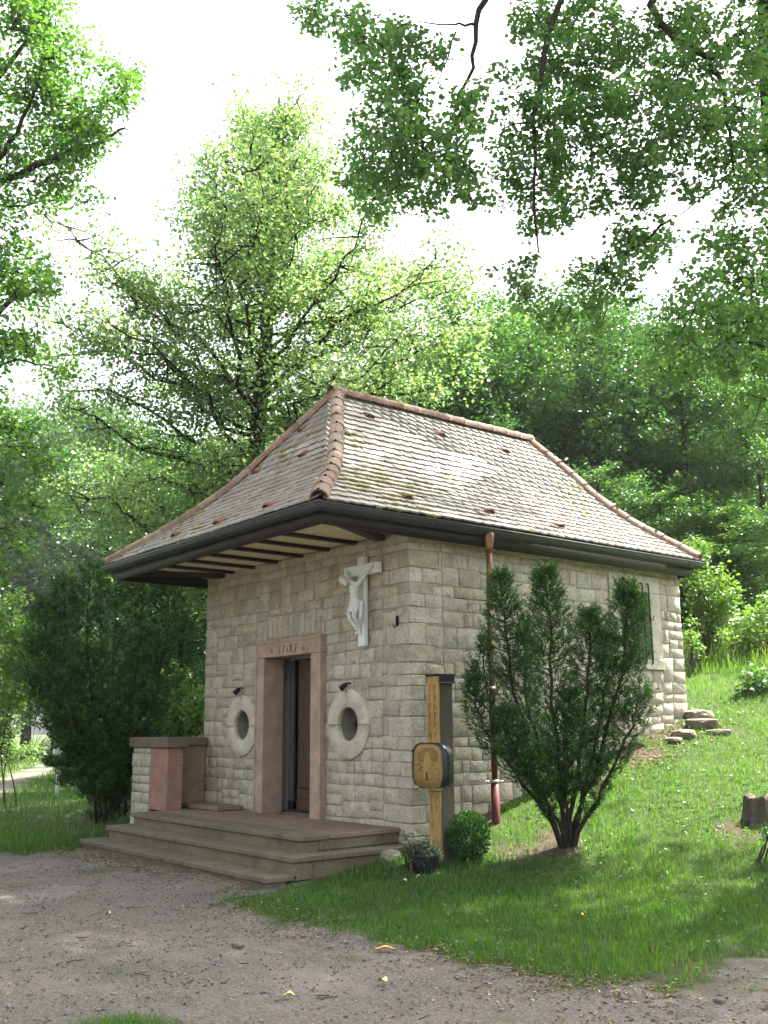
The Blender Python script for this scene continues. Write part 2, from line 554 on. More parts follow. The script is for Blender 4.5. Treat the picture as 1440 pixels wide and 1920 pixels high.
def ground_z(P):
    P = np.atleast_2d(np.asarray(P, float))
    x, y = P[:, 0], P[:, 1]
    yy = np.where(y > 12, 12 + (np.minimum(y, 50) - 12) * 0.85, y)
    side = 0.18 + 0.82 * sstep(-10, -3.5, x)
    s = 0.27 * yy * np.where(yy > 0, side, 1) - 0.18 * np.clip(x, -0.5, 9) - 0.21
    s = np.where(x < -4, s + 0.02 * np.minimum(0, x + 4), s)
    v = s + 0.48
    z = -0.48 + 0.15 * np.log1p(np.exp(np.clip(v / 0.15, -40, 40))) * (v / 0.15 < 40) + np.where(v / 0.15 >= 40, v, 0)
    z = z + 0.05 * (fbm(P, 0.55, 3, 2) - 0.5) + 0.02 * (vnoise(P, 2.3, 9) - 0.5)
    # terrain far away rolls gently upward behind the camera's view
    return z


def gz(x, y):
    return float(ground_z([[x, y]])[0])


def masks(P):
    P = np.atleast_2d(np.asarray(P, float))[:, :2]
    jit = 0.7 * (fbm(P, 1.3, 21, 3) - 0.5) + 0.6 * (fbm(P, 6.0, 5, 3) - 0.5)
    g = sstep(-0.12, 0.16, poly_sd(P, GRAVEL_POLY) + jit)
    off = P @ np.array([0.432, 0.902])
    path = sstep(-7.05, -6.75, off + 0.3 * jit) * (1 - sstep(-5.95, -5.65, off + 0.3 * jit)) * (P[:, 0] < -9)
    g = np.maximum(g, path)
    grassy = sstep(0.1, 0.45, fbm(P, 0.9, 33, 3) - 0.45 + 0.75 * np.exp(-((P[:, 0] - 3.3) ** 2 + (P[:, 1] + 4.75) ** 2) / 0.16) - 0.12)
    g = g * (1 - np.where(P[:, 0] > -9, grassy, 0))
    s = np.zeros(len(P))
    for cx, cy, r, k in ((1.2, 0.85, 0.42, 1.0), (0.98, 0.62, 0.35, 0.8), (2.30, 2.35, 0.22, .9), (0.15, 3.6, 0.5, 1.0), (0.12, 4.5, 0.5, 1.0), (0.2, 2.5, 0.4, .8), (0.15, 1.0, 0.3, .7), (-6.9, -0.5, 0.8, 1), (-6.3, -1.0, .6, .8)):
        s = np.maximum(s, k * sstep(1.2, 0.5, np.hypot(P[:, 0] - cx, P[:, 1] - cy) / r + 1.2 * (fbm(P, 3.0, 40, 2) - 0.5)))
    s = np.maximum(s, 0.75 * np.exp(-(poly_sd(P, GRAVEL_POLY) + jit) ** 2 / 0.05) * (P[:, 0] > 2.6))
    s = np.maximum(s, .6 * sstep(0.70, 0.82, fbm(P, 1.7, 60, 3)))
    return g, s


def axis(lo, hi, step, far):
    a = list(np.arange(lo, hi, step))
    x, s = hi, step
    while x < far:
        a.append(x)
        s *= 1.17
        x += s
    x, s = lo, step
    pre = []
    while x > -far:
        s *= 1.17
        x -= s
        pre.append(x)
    return np.array(pre[::-1] + a)


xs, ys = axis(-7.5, 7.5, 0.055, 260), axis(-6.5, 7.0, 0.055, 260)
GX, GY = np.meshgrid(xs, ys)
GP = np.stack([GX.ravel(), GY.ravel()], 1)
g_m, s_m = masks(GP)
gzv = ground_z(GP)
gzv += g_m * 0.012 * (vnoise(GP, 9, 70) - 0.5) * 2
nx, ny = len(xs), len(ys)
ii = (np.arange(ny - 1)[:, None] * nx + np.arange(nx - 1)[None, :]).ravel()
GF = np.stack([ii, ii + 1, ii + 1 + nx, ii + nx], 1)
# leave no ground inside the chapel
cc = GP[GF].mean(1)
GF = GF[~((cc[:, 0] > -4.6) & (cc[:, 0] < -0.2) & (cc[:, 1] > 0.15) & (cc[:, 1] < 5.0))]
link('ground', npmesh('ground', np.column_stack([GP, gzv]), GF, M['ground'], smooth=True, extra={'gravel': g_m, 'soil': s_m}), kind='structure')

# ------------------------------------------------------------------ chapel
W, L, H = 4.745, 5.2, 3.31
chapel = thing('chapel', (-W / 2, L / 2, 0), 'small stone chapel with mossy hipped tile roof and pink sandstone doorway', 'chapel')
DOOR = (-3.18, -1.64, 2.23)          # outer frame x0, x1, top
RINGS = ((-3.6, 1.12), (-1.14, 1.12))
WIN = (3.55, 4.66, 1.83, 3.14)       # outer surround y0, y1, z0, z1


def grid_sheet(name, s0, s1, z0, z1, step, skip, fmap, parent, label):
    S = np.linspace(s0, s1, int((s1 - s0) / step) + 1)
    Z = np.linspace(z0, z1, int((z1 - z0) / step) + 1)
    V = np.array([fmap(s_, z_) for z_ in Z for s_ in S])
    F = []
    for j in range(len(Z) - 1):
        for i in range(len(S) - 1):
            if not skip((S[i] + S[i + 1]) / 2, (Z[j] + Z[j + 1]) / 2):
                F.append((j * len(S) + i, j * len(S) + i + 1, (j + 1) * len(S) + i + 1, (j + 1) * len(S) + i))
    return link(name, npmesh(name, V, np.array(F), M['mortar']), parent, label=label)


front_wall = grid_sheet('wall', -W + .02, -0.02, -0.75, H, 0.03,
                        lambda x, z: (DOOR[0] + .08 < x < DOOR[1] - .08 and z < DOOR[2] - .08) or any(math.hypot(x - a, z - b) < 0.29 for a, b in RINGS),
                        lambda x, z: (x, 0.0045, z), chapel, 'front wall of pale coursed rubble stone')
side_wall = grid_sheet('wall', 0.02, L - .02, -0.75, H, 0.03,
                       lambda y, z: WIN[0] + .12 < y < WIN[1] - .12 and WIN[2] + .08 < z < WIN[3] - .1,
                       lambda y, z: (-0.0045, y, z), chapel, 'side wall of pale coursed rubble stone')
# far walls and the inside
bm = bmesh.new()
bm_box(bm, (-W, 0.02, -0.75), (-W + 0.4, L, H))
bm_box(bm, (-W + 0.4, L - 0.4, -0.75), (-0.02, L, H))
link('wall', bm_mesh('wall', bm, M['stone']), chapel)
bm = bmesh.new()
bm_box(bm, (-W + .4, 0.44, -0.12), (-0.42, L - .4, -0.01))
link('floor', bm_mesh('floor', bm, M['step']), chapel)
bm = bmesh.new()
bm_box(bm, (-W + .4, 0.03, H - .25), (-0.03, L - .4, H - 0.2))
link('ceiling', bm_mesh('ceiling', bm, M['plaster']), chapel)
inner = grid_sheet('inner_wall', -W + .4, -.42, -.1, H - .25, 0.05,
                   lambda x, z: (-2.98 < x < -1.87 and z < 2.02) or any(math.hypot(x - a, z - b) < 0.16 for a, b in RINGS), lambda x, z: (x, 0.44, z), chapel, None)
inner.data.materials[0] = M['plaster']

# courses shared by both walls
zl = [-0.62]
while zl[-1] < H - 0.2:
    zl.append(zl[-1] + random.choice((0.28, 0.31, 0.34, 0.37, 0.41)))
zl[-1] = H


def warp(s, z):
    return z + 0.035 * (float(vnoise([[s, z * 1.5]], 0.9, 11)[0]) - 0.5) * 2 + 0.012 * (float(vnoise([[s, z]], 4.0, 12)[0]) - .5) * 2


def stone_mesh(poly, fmap, proud):
    """poly: outline in wall coordinates, counter-clockwise. fmap(s, z, out)."""
    poly = np.asarray(poly)
    n = len(poly)
    c = poly.mean(0)
    ext = poly.max(0) - poly.min(0)
    ins = min(0.009, 0.2 * ext.min())
    d = c - poly
    d = d / (np.linalg.norm(d, axis=1, keepdims=True) + 1e-9)
    in1 = poly + d * ins * 1.3 + RNG.normal(0, 0.0025, (n, 2))
    V = [fmap(s, z, -0.03) for s, z in poly]
    V += [fmap(s, z, proud - 0.007) for s, z in poly]
    V += [fmap(s, z, proud + RNG.normal(0, 0.003)) for s, z in in1]
    Q = []
    for k in range(n):
        k2 = (k + 1) % n
        Q.append((k, k2, n + k2, n + k))
        Q.append((n + k, n + k2, 2 * n + k2, 2 * n + k))
    me = npmesh('stone', np.array(V), [np.array(Q), np.array([[2 * n + k for k in range(n)]])], M['stone'])
    return me


def outline(s0, s1, zb0, zb1, zt0, zt1, gap=0.0045):
    g = gap
    sk0, sk1 = random.uniform(-.012, .012), random.uniform(-.012, .012)
    p = [(s0 + g, zb0 + g), ((s0 + s1) / 2, (zb0 + zb1) / 2 + g + random.uniform(-.006, .004)), (s1 - g, zb1 + g), (s1 - g + sk1, (zb1 + zt1) / 2),
         (s1 - g, zt1 - g), ((s0 + s1) / 2, (zt0 + zt1) / 2 - g + random.uniform(-.004, .006)), (s0 + g, zt0 - g), (s0 + g + sk0, (zb0 + zt0) / 2)]
    return np.array(p) + RNG.uniform(-0.005, 0.005, (8, 2))


def clip_half(poly, n, d):
    """keep points with p.n >= d"""
    out = []
    m = len(poly)
    for i in range(m):
        a, b = poly[i], poly[(i + 1) % m]
        da, db = a @ n - d, b @ n - d
        if da >= 0:
            out.append(a)
        if (da >= 0) != (db >= 0):
            out.append(a + (b - a) * da / (da - db))
    return np.array(out)


def emit(wall, s0, s1, z0, z1, fmap, rects, circles, ground_of, wavy=True):
    if s1 - s0 < 0.05 or z1 - z0 < 0.045:
        return
    for r0, r1, q0, q1 in rects:
        if s0 < r1 - 1e-4 and s1 > r0 + 1e-4 and z0 < q1 - 1e-4 and z1 > q0 + 1e-4:
            rest = [r for r in rects if r != (r0, r1, q0, q1)]
            emit(wall, s0, min(s1, r0), z0, z1, fmap, rest, circles, ground_of)
            emit(wall, max(s0, r1), s1, z0, z1, fmap, rest, circles, ground_of)
            emit(wall, max(s0, r0), min(s1, r1), max(z0, q1), z1, fmap, rest, circles, ground_of)
            emit(wall, max(s0, r0), min(s1, r1), z0, min(z1, q0), fmap, rest, circles, ground_of)
            return
    if z1 < min(ground_of(s0), ground_of(s1)) - 0.02:
        return
    wz = warp if not any(abs(z0 - r[3]) < .02 or abs(z1 - r[2]) < .02 for r in ALLR) else (lambda s, z: z)
    p = outline(s0, s1, wz(s0, z0), wz(s1, z0), wz(s0, z1), wz(s1, z1))
    for cx, cz, r in circles:
        d = p.mean(0) - np.array([cx, cz])
        dist = np.linalg.norm(d)
        if dist < 0.2:
            return
        n = d / dist
        dd = n @ np.array([cx, cz]) + r
        if (p @ n).min() < dd and np.hypot(*(p - [cx, cz]).T).min() < r + .25:
            q = clip_half(p, n, dd)
            if len(q) < 3:
                return
            if np.ptp(q[:, 0]) < .035 or np.ptp(q[:, 1]) < .035:
                return
            near = abs((np.array([cx, cz]) - p.mean(0)) @ np.array([-n[1], n[0]])) < 1
            if near:
                p = q
    link('stone', stone_mesh(p, fmap, random.uniform(0.003, 0.014)), wall)


fmap_f = lambda s, z, o: (s, 0.0 - o + 0.004, z)
fmap_s = lambda s, z, o: (0.0 + o - 0.004, s, z)
ARCH = (-3.02, -1.74, 2.25, 2.57)
rect_f = [(DOOR[0], DOOR[1], -2.0, DOOR[2]), ARCH]
rect_s = [(WIN[0], WIN[1], WIN[2], WIN[3])]
ALLR = rect_f + rect_s
circ_f = [(a, b, 0.375) for a, b in RINGS]
grd_f = lambda s: -0.5 if s < -4.2 else (-0.02 if s < -0.2 else -0.3)
grd_s = lambda s: gz(0.05, s) - 0.05


def row(wall, s0, s1, z0, z1, fmap, rects, circles, grd):
    s = s0
    while s < s1 - 0.02:
        w = random.uniform(0.13, 0.24) + 1.0 * random.random() ** 1.5 * min(.28, 1.5 * (z1 - z0))
        if s1 - (s + w) < 0.10:
            w = s1 - s
            if w > 0.42:
                w /= 2
        emit(wall, s, s + w, z0, z1, fmap, rects, circles, grd)
        s += w


def fill(wall, s0, s1, z0, z1, fmap, rects, circles, grd):
    """One band of broken courses: blocks of one, two or three beds."""
    s = s0
    hgt = z1 - z0
    while s < s1 - 0.02:
        w = random.uniform(0.28, 0.95)
        if s1 - (s + w) < 0.25:
            w = s1 - s
        r = random.random()
        if r < .10 and w < .5 and hgt < .36:
            cuts = [0, 1]
            w = min(w, random.uniform(.2, .34)) if s1 - s - w > .3 else w
        elif r < .86 or hgt < .3:
            f = random.choice((.5, random.uniform(.38, .62)))
            cuts = [0, f, 1]
        else:
            f = random.uniform(.26, .38)
            cuts = [0, f, f + random.uniform(.26, .36), 1]
        for c0, c1 in zip(cuts[:-1], cuts[1:]):
            row(wall, s, s + w, z0 + hgt * c0, z0 + hgt * c1, fmap, rects, circles, grd)
        s += w


for k in range(len(zl) - 1):
    z0, z1 = zl[k], zl[k + 1]
    zm = z0 + (z1 - z0) * random.uniform(.42, .58)
    lf0, ls0 = random.uniform(.36, .5), random.uniform(.17, .25)
    lf1, ls1 = random.uniform(.19, .26), random.uniform(.34, .5)
    lfm, lsm = min(lf0, lf1), min(ls0, ls1)
    for (za_, zb_, lf, ls) in ((z0, zm, lf0, ls0), (zm, z1, lf1, ls1)):
        emit(front_wall, -.5, -lf, za_, zb_, fmap_f, rect_f, circ_f, grd_f)
        emit(side_wall, ls, .5, za_, zb_, fmap_s, rect_s, [], grd_s)
        if zb_ > -0.35:
            bm = bmesh.new()
            pr_ = random.uniform(.002, .010)
            za, zb = warp(0, za_) + .0045, warp(0, zb_) - .0045
            bm_box(bm, (-lf + .005, -pr_, za), (pr_, ls - .005, zb), 0.009, 0.006)
            link('corner_stone', bm_mesh('corner_stone', bm, M['stone']), front_wall)
    fill(front_wall, -W + .01, -.5, z0, z1, fmap_f, rect_f, circ_f, grd_f)
    fill(side_wall, .5, L - 0.01, z0, z1, fmap_s, rect_s, [], grd_s)
# upright stones of the relieving arch above the lintel
cnt = 10
for k in range(cnt):
    a0 = ARCH[0] + (ARCH[1] - ARCH[0]) * k / cnt
    a1 = ARCH[0] + (ARCH[1] - ARCH[0]) * (k + 1) / cnt
    mid = (ARCH[0] + ARCH[1]) / 2
    f0, f1 = (a0 - mid) * .03, (a1 - mid) * .03
    zt = 2.562 - random.choice((0, 0, .012))
    p = np.array([(a0 - f0 + .005, 2.262), (a1 - f1 - .005, 2.262), (a1 + f1 - .005, zt), (a0 + f0 + .005, zt + random.uniform(-.02, .02))])
    p = np.array([p[0], p[1], (p[1] + p[2]) / 2, p[2], p[3], (p[3] + p[0]) / 2]) + RNG.uniform(-.004, .004, (6, 2))
    link('stone', stone_mesh(p, fmap_f, random.uniform(.003, .012)), front_wall)

# doorway
frame = link('door_frame', None, chapel)
frame.empty_display_size = .1
YF, YB = -0.075, 0.25
box('jamb', (DOOR[0], YF, -0.03), (-2.98, YB, 2.0), M['pink'], frame, 0.008)
box('jamb', (-1.872, YF, -0.03), (DOOR[1], YB, 2.0), M['pink'], frame, 0.008)
lint = box('lintel', (DOOR[0], YF - .002, 2.003), (DOOR[1], YB, DOOR[2]), M['pink'], frame, 0.008)
for lo, hi in (((DOOR[0] - .002, YF - .012, 2.185), (DOOR[1] + .002, YF - .001, 2.225)),):
    box('moulding', lo, hi, M['pink'], frame, 0.004)
box('moulding', (DOOR[0] - .003, YF - .012, -.02), (DOOR[0] + .035, YF + .001, 2.184), M['pink'], frame, 0.004)
box('moulding', (DOOR[1] - .035, YF - .012, -.02), (DOOR[1] + .003, YF + .001, 2.184), M['pink'], frame, 0.004)
# raised year and ornaments on the lintel
M['letter'] = mat_plain('carved_letter', (0.25, 0.135, 0.10), 0.9)
fd = bpy.data.curves.new('lettering', 'FONT')
fd.body = '1 7   8 7'
fd.size = 0.155
fd.extrude = 0.006
fd.align_x = 'CENTER'
fo = bpy.data.objects.new('tmp_text', fd)
COL.objects.link(fo)
dg = bpy.context.evaluated_depsgraph_get()
tm = bpy.data.meshes.new_from_object(fo.evaluated_get(dg))
bpy.data.objects.remove(fo)
tm.transform(Matrix.Translation((-2.40, YF - .004, 2.045)) @ Matrix.Rotation(math.pi / 2, 4, 'X') @ Matrix.Scale(0.85, 4, (1, 0, 0)))
tm.materials.clear()
tm.materials.append(M['letter'])
link('lettering', tm, lint)
for xo in (-2.78, -2.40, -2.03):
    V = np.array([(xo - .035, YF - .003, 2.06), (xo + .035, YF - .003, 2.06), (xo, YF - .003, 2.12), (xo - .03, YF - .012, 2.063), (xo + .03, YF - .012, 2.063), (xo, YF - .012, 2.112)])
    me = npmesh('ornament', V, [np.array([(3, 4, 5)]), np.array([(0, 1, 4, 3), (1, 2, 5, 4), (2, 0, 3, 5)])], M['letter'])
    link('ornament', me, lint)
bm = bmesh.new()
bm_box(bm, (-2.98, .251, -.05), (-1.872, .44, -0.004), .004)
link('threshold', bm_mesh('threshold', bm, M['step']), frame)

# plank door standing half open, and the narrow grey leaf beside it
door = link('door', None, chapel)
door.location = (0, 0, 0)
DM = Matrix.Translation((-1.885, 0.29, 0)) @ Matrix.Rotation(math.radians(-5), 4, 'Z')
for k in range(7):
    box('plank', (-0.93 + .118 * k + .006, 0, 0.30), (-0.93 + .118 * (k + 1) - .006, 0.04, 1.985), M['door'], door, 0.009, M=DM)
box('rail', (-.93, -.004, .015), (-.104, .045, .155), M['door'], door, .005, M=DM)
box('rail', (-.93, -.002, .16), (-.104, .043, .296), M['door'], door, .005, M=DM)
box('backing', (-.925, .0445, .02), (-.104, .06, 1.98), M['darkwood'], door, .003, M=DM)
box('stile', (-.101, 0, .015), (-.0, .05, 1.985), M['door'], door, .005, M=DM)
a = Acc()
hp = [DM @ Vector(p) for p in ((-.88, -.0, 1.0), (-.88, -.05, 1.0), (-.80, -.055, 1.0))]
a.tube([tuple(p) for p in hp], .009, 6)
link('handle', a.mesh('handle', M['iron']), door)
box('side_leaf', (-2.972, .335, .14), (-2.868, .375, 1.985), M['greydoor'], door, .004)
box('side_leaf_foot', (-2.972, .333, .01), (-2.868, .377, .138), M['darkwood'], door, .004)

# round windows: three ring pieces each, flared throat, glass and stay bar
for ri, (cx, cz) in enumerate(RINGS):
    rw = link('round_window', None, chapel)
    for a0, a1 in ((0.12, 89.88), (90.12, 179.88), (180.12, 359.88)):
        n = max(6, int((a1 - a0) / 9))
        ang = np.radians(np.linspace(a0, a1, n + 1))
        prof = [(.200, .02), (.200, -.032), (.206, -.038), (.403, -.038), (.41, -.031), (.41, .03)]
        V = np.array([(cx + r * math.cos(q), y, cz + r * math.sin(q)) for q in ang for r, y in prof])
        m = len(prof)
        F = [(i * m + j, i * m + j + 1, (i + 1) * m + j + 1, (i + 1) * m + j) for i in range(n) for j in range(m - 1)]
        F += [(0, 1, 2, 3), (0, 3, 4, 5), (n * m + 3, n * m + 2, n * m + 1, n * m), (n * m + 5, n * m + 4, n * m + 3, n * m)]
        link('ring_stone', npmesh('ring_stone', V, np.array(F), M['ring']), rw)
    ang = np.linspace(0, 2 * np.pi, 33)[:-1]
    prof = [(.206, .0), (.19, .12), (.165, .24), (.165, .45)]
    V = np.array([(cx + r * math.cos(q), y, cz + r * math.sin(q)) for q in ang for r, y in prof])
    m = len(prof)
    F = [(i * m + j, ((i + 1) % 32) * m + j, ((i + 1) % 32) * m + j + 1, i * m + j + 1) for i in range(32) for j in range(m - 1)]
    link('throat', npmesh('throat', V, np.array(F), M['throat'], smooth=True), rw)
    V = np.array([(cx, .22, cz)] + [(cx + .172 * math.cos(q), .22, cz + .172 * math.sin(q)) for q in ang])
    link('pane', npmesh('pane', V, np.array([(0, i + 1, (i + 1) % 32 + 1) for i in range(32)]), M['glass']), rw)
    a = Acc()
    a.tube([(cx - .17, .19, cz), (cx + .02, .12, cz - .005), (cx + .17, .17, cz)], .010, 6)
    link('stay_bar', a.mesh('stay_bar', M['iron']), rw)

# barred window in the side wall
wn_ = link('window', None, chapel)
y0, y1, z0, z1 = WIN
F0 = 0.03
oy0, oy1, oz0, oz1 = y0 + .22, 4.43, z0 + .14, z1 - .235
box('surround', (-.3, y0, oz0 + .003), (F0, oy0, oz1 - .003), M['ring'], wn_, .008)
box('surround', (-.3, oy1, oz0 + .003), (F0, y1, oz1 - .003), M['ring'], wn_, .008)
box('lintel', (-.3, y0 - .0, oz1), (F0 + .002, y1 + .0, z1), M['ring'], wn_, .008)
box('sill', (-.3, y0 - .01, z0), (F0 + .02, y1 + .01, oz0), M['ring'], wn_, .008)
box('pane', (-.26, oy0 - .01, oz0 - .01), (-.25, oy1 + .01, oz1 + .01), M['glass'], wn_, 0)
for k, yy in enumerate((3.90, 4.06, 4.22, 4.36)):
    a = Acc()
    a.tube([(F0 - .02, yy, oz1 + .13), (F0 + .03, yy, oz1 + .12), (F0 + .035, yy, oz1 + .08), (F0 + .035, yy, oz0 - .05), (F0, yy, oz0 - .09)], .011, 6)
    link('bar', a.mesh('bar', M['iron']), wn_)
box('clay_course', (-.05, 2.2, H - .075), (.028, L - .04, H - .03), M['brick'], chapel, .004)

# ------------------------------------------------------------------ roof
XE, YFE, YBE, ZE, ZR = 0.32, -1.50, 5.32, 3.40, 5.73       # eave edges and ridge height
XC = -W / 2
RY0, RY1 = 0.69, 4.66
# profile: fraction of height -> horizontal distance from the eave on the side, front and rear slopes (sprocketed, so concave)


def bez_profile(run, knee_run, knee_z):
    P0, P1, P2 = np.array([0, 0.0]), np.array([knee_run, knee_z]), np.array([run, ZR - ZE])
    A, B = P0 + (P1 - P0) * 0.3, P1 + (P2 - P1) * 0.45
    K = P1 + np.array([0.045, -0.065])
    t_ = np.linspace(0, 1, 14)[:, None]
    arc = (1 - t_) ** 2 * A + 2 * t_ * (1 - t_) * K + t_ ** 2 * B
    return np.concatenate([[P0], arc, [P2]])


PS = bez_profile(XE - XC, 1.195, 0.86)
PF = bez_profile(RY0 - YFE, 1.10, 0.86)
PB = bez_profile(YBE - RY1, 0.34, 0.86)


class Prof:
    def __init__(s, P):
        s.P = P
        s.a = np.concatenate([[0], np.cumsum(np.linalg.norm(np.diff(P, axis=0), axis=1))])

    def dz(s, a):
        return np.interp(a, s.a, s.P[:, 0]), np.interp(a, s.a, s.P[:, 1])

    def d_of_z(s, z):
        return np.interp(z, s.P[:, 1], s.P[:, 0])

    def slope(s, a):
        d0, z0 = s.dz(max(0, a - .05))
        d1, z1 = s.dz(min(s.a[-1], a + .05))
        return math.atan2(z1 - z0, d1 - d0)


prS, prF, prB = Prof(PS), Prof(PF), Prof(PB)
roof = link('roof', None, chapel)

zz = np.linspace(0, ZR - ZE, 24)
OFF = -0.012


def rect_at(z):
    dS, dF, dB = prS.d_of_z(z), prF.d_of_z(z), prB.d_of_z(z)
    return XC - (XE - XC) + dS, XE - dS, YFE + dF, YBE - dB


V = []
for z in zz:
    xa, xb, ya, yb = rect_at(z)
    V += [(xa, ya, ZE + z + OFF), (xb, ya, ZE + z + OFF), (xb, yb, ZE + z + OFF), (xa, yb, ZE + z + OFF)]
F = [(i * 4 + k, i * 4 + (k + 1) % 4, (i + 1) * 4 + (k + 1) % 4, (i + 1) * 4 + k) for i in range(len(zz) - 1) for k in range(4)]
link('deck', npmesh('deck', np.array(V), np.array(F), M['deck']), roof)

# one beaver-tail tile, local x across, y up the slope, z out
TW, TL, EXP = 0.163, 0.27, 0.152


def tile_geo():
    arc = [(TW / 2 * 0.975 * math.cos(q), 0.034 - 0.034 * math.sin(q) ** 0.8 if math.sin(q) > 0 else .034) for q in np.radians(np.linspace(180, 0, 8))]
    out = [(-TW / 2 * .975, TL)] + arc + [(TW / 2 * .975, TL)]
    top = [(x, y, 0.038 - 0.034 * y / TL) for x, y in out]
    botm = [(x, y, 0.016 - 0.016 * y / TL) for x, y in out]
    return np.array(top + botm), len(out)


TG, TN = tile_geo()
TQ = [(k, k + 1, TN + k + 1, TN + k) for k in range(TN - 1)]
TNG = [tuple(range(TN))[::-1]]
tiles = []      # (matrix, rnd)


def slope_tiles(face):
    pr = prF if face in 'F' else (prB if face == 'B' else prS)
    row, a = 0, 0.02
    while a < pr.a[-1] - 0.10:
        d, z = pr.dz(a)
        th = pr.slope(a + .1)
        xa, xb, ya, yb = rect_at(z)
        xa2, xb2, ya2, yb2 = rect_at(min(ZR - ZE, z + .07))
        lo, hi = (xa2, xb2) if face in 'FB' else (ya2, yb2)
        s0 = math.floor(lo / TW) * TW + (TW / 2 if row % 2 else 0)
        s = s0
        while s < hi + TW / 2:
            mg = .03 if face in 'SF' else -.09
            if lo - mg < s < hi + mg:
                j = random.uniform(-.006, .006)
                ja = random.uniform(-.007, .007)
                sag = 0.012 * (vnoise([[s, a]], .9, 81)[0] - .5)
                up = {'S': Vector((-math.cos(th), 0, math.sin(th))), 'W': Vector((math.cos(th), 0, math.sin(th))),
                      'F': Vector((0, math.cos(th), math.sin(th))), 'B': Vector((0, -math.cos(th), math.sin(th)))}[face]
                ac = {'S': Vector((0, 1, 0)), 'W': Vector((0, -1, 0)), 'F': Vector((1, 0, 0)), 'B': Vector((-1, 0, 0))}[face]
                nn = ac.cross(up)
                base = {'S': Vector((XE - d, s, ZE + z)), 'W': Vector((2 * XC - XE + d, s, ZE + z)), 'F': Vector((s, YFE + d, ZE + z)), 'B': Vector((s, YBE - d, ZE + z))}[face]
                base = base + ac * j + up * ja + nn * (sag + random.uniform(-.003, .003))
                rot = random.uniform(-.02, .02)
                ac2 = (ac + up * rot).normalized()
                up2 = nn.cross(ac2)
                tiles.append((Matrix(((ac2.x, up2.x, nn.x, base.x), (ac2.y, up2.y, nn.y, base.y), (ac2.z, up2.z, nn.z, base.z), (0, 0, 0, 1))), random.random(), face))
            s += TW
        row += 1
        a += EXP


for fc in 'SFWB':
    slope_tiles(fc)
# the 300 that show largest are objects of their own, the rest one field
cpos = np.array([m.translation for m, _, _ in tiles])
nrm = np.array([m.col[2][:3] for m, _, _ in tiles])
vd = CAM_POS - cpos
dist = np.linalg.norm(vd, axis=1)
facing = (nrm * vd).sum(1) / dist
score = np.where(facing > 0.02, facing / dist ** 2, 0)
order = np.argsort(-score)
single = set(order[:300].tolist())
variants = []
for k in range(12):
    r = (k + .5) / 12
    Vt = TG.copy()
    Vt[:, :2] += RNG.normal(0, .0012, (len(TG), 2))
    Vt[:TN, 2] += RNG.normal(0, .0008, TN)
    me = bpy.data.meshes.new('tile')
    me.from_pydata(Vt.tolist(), [], [list(range(TN))[::-1]] + [list(q) for q in TQ])
    at_ = me.attributes.new('rnd', 'FLOAT', 'POINT')
    at_.data.foreach_set('value', np.full(len(TG), r, np.float32))
    me.materials.append(M['tile'])
    variants.append(me)
FV, FQ, FN, FR = [], [], [], []
for i, (m, r, fc) in enumerate(tiles):
    if i in single:
        o = link('tile', variants[int(r * 12)], roof)
        o.matrix_basis = m
    else:
        b = len(FR) * len(TG)
        mm = np.array(m)
        FV.append(TG @ mm[:3, :3].T + mm[:3, 3])
        FQ += [tuple(b + q for q in f) for f in TQ]
        FN.append(tuple(b + q for q in range(TN))[::-1])
        FR.append(r)
link('tile_field', npmesh('tile_field', np.concatenate(FV), [np.array(FQ), np.array(FN)], M['tile'], rnd=np.repeat(FR, len(TG))), roof, kind='stuff')


# hip and ridge caps
def cap_mesh(r0, r1, ln):
    q = np.radians(np.linspace(-12, 192, 9))
    V, m = [], 9
    for x, r in ((0, r0), (0.03, r0 * 1.0), (0.04, r0 * .965), (ln, r1)):
        V += [(x, r * math.cos(b), r * math.sin(b)) for b in q]
    for r in (r0 - .016,):
        V += [(0, r * math.cos(b), r * math.sin(b)) for b in q]
    V += [(.12, (r1 - .016) * math.cos(b), (r1 - .016) * math.sin(b)) for b in q]
    F = [(i * m + k, i * m + k + 1, (i + 1) * m + k + 1, (i + 1) * m + k) for i in range(3) for k in range(m - 1)]
    F += [(k + 1, k, 4 * m + k, 4 * m + k + 1) for k in range(m - 1)]
    F += [(4 * m + k + 1, 4 * m + k, 5 * m + k, 5 * m + k + 1) for k in range(m - 1)]
    me = npmesh('hip_tile', np.array(V), np.array(F), M['hip'], smooth=True)
    return me


CAPM = cap_mesh(.108, .098, .36)
CLIPM = None


def caps(curve, name, step=0.315, start=0.0):
    C = np.array(curve)
    s = np.concatenate([[0], np.cumsum(np.linalg.norm(np.diff(C, axis=0), axis=1))])
    a = start
    out = []
    while a < s[-1] - 0.2:
        p = Vector([np.interp(a, s, C[:, k]) for k in range(3)])
        q = Vector([np.interp(min(s[-1], a + .3), s, C[:, k]) for k in range(3)])
        if (q - p).length < 0.05:
            break
        x = (q - p).normalized()
        y = Vector((0, 0, 1)).cross(x).normalized()
        z = x.cross(y)
        jz = random.uniform(-.006, .006)
        p = p + z * (0.0 + jz) + y * random.uniform(-.006, .006)
        o = link(name, CAPM, roof)
        x2 = (x + z * 0.008).normalized()
        o.matrix_basis = Matrix(((x2.x, y.x, z.x, p.x), (x2.y, y.y, z.y, p.y), (x2.z, y.z, z.z, p.z), (0, 0, 0, 1)))
        out.append((p, x2, z))
        a += step
    return out


def hip(xsgn, back):
    pts = []
    for z in np.linspace(0, ZR - ZE, 30):
        xa, xb, ya, yb = rect_at(z)
        pts.append((xb if xsgn > 0 else xa, yb if back else ya, ZE + z))
    return pts


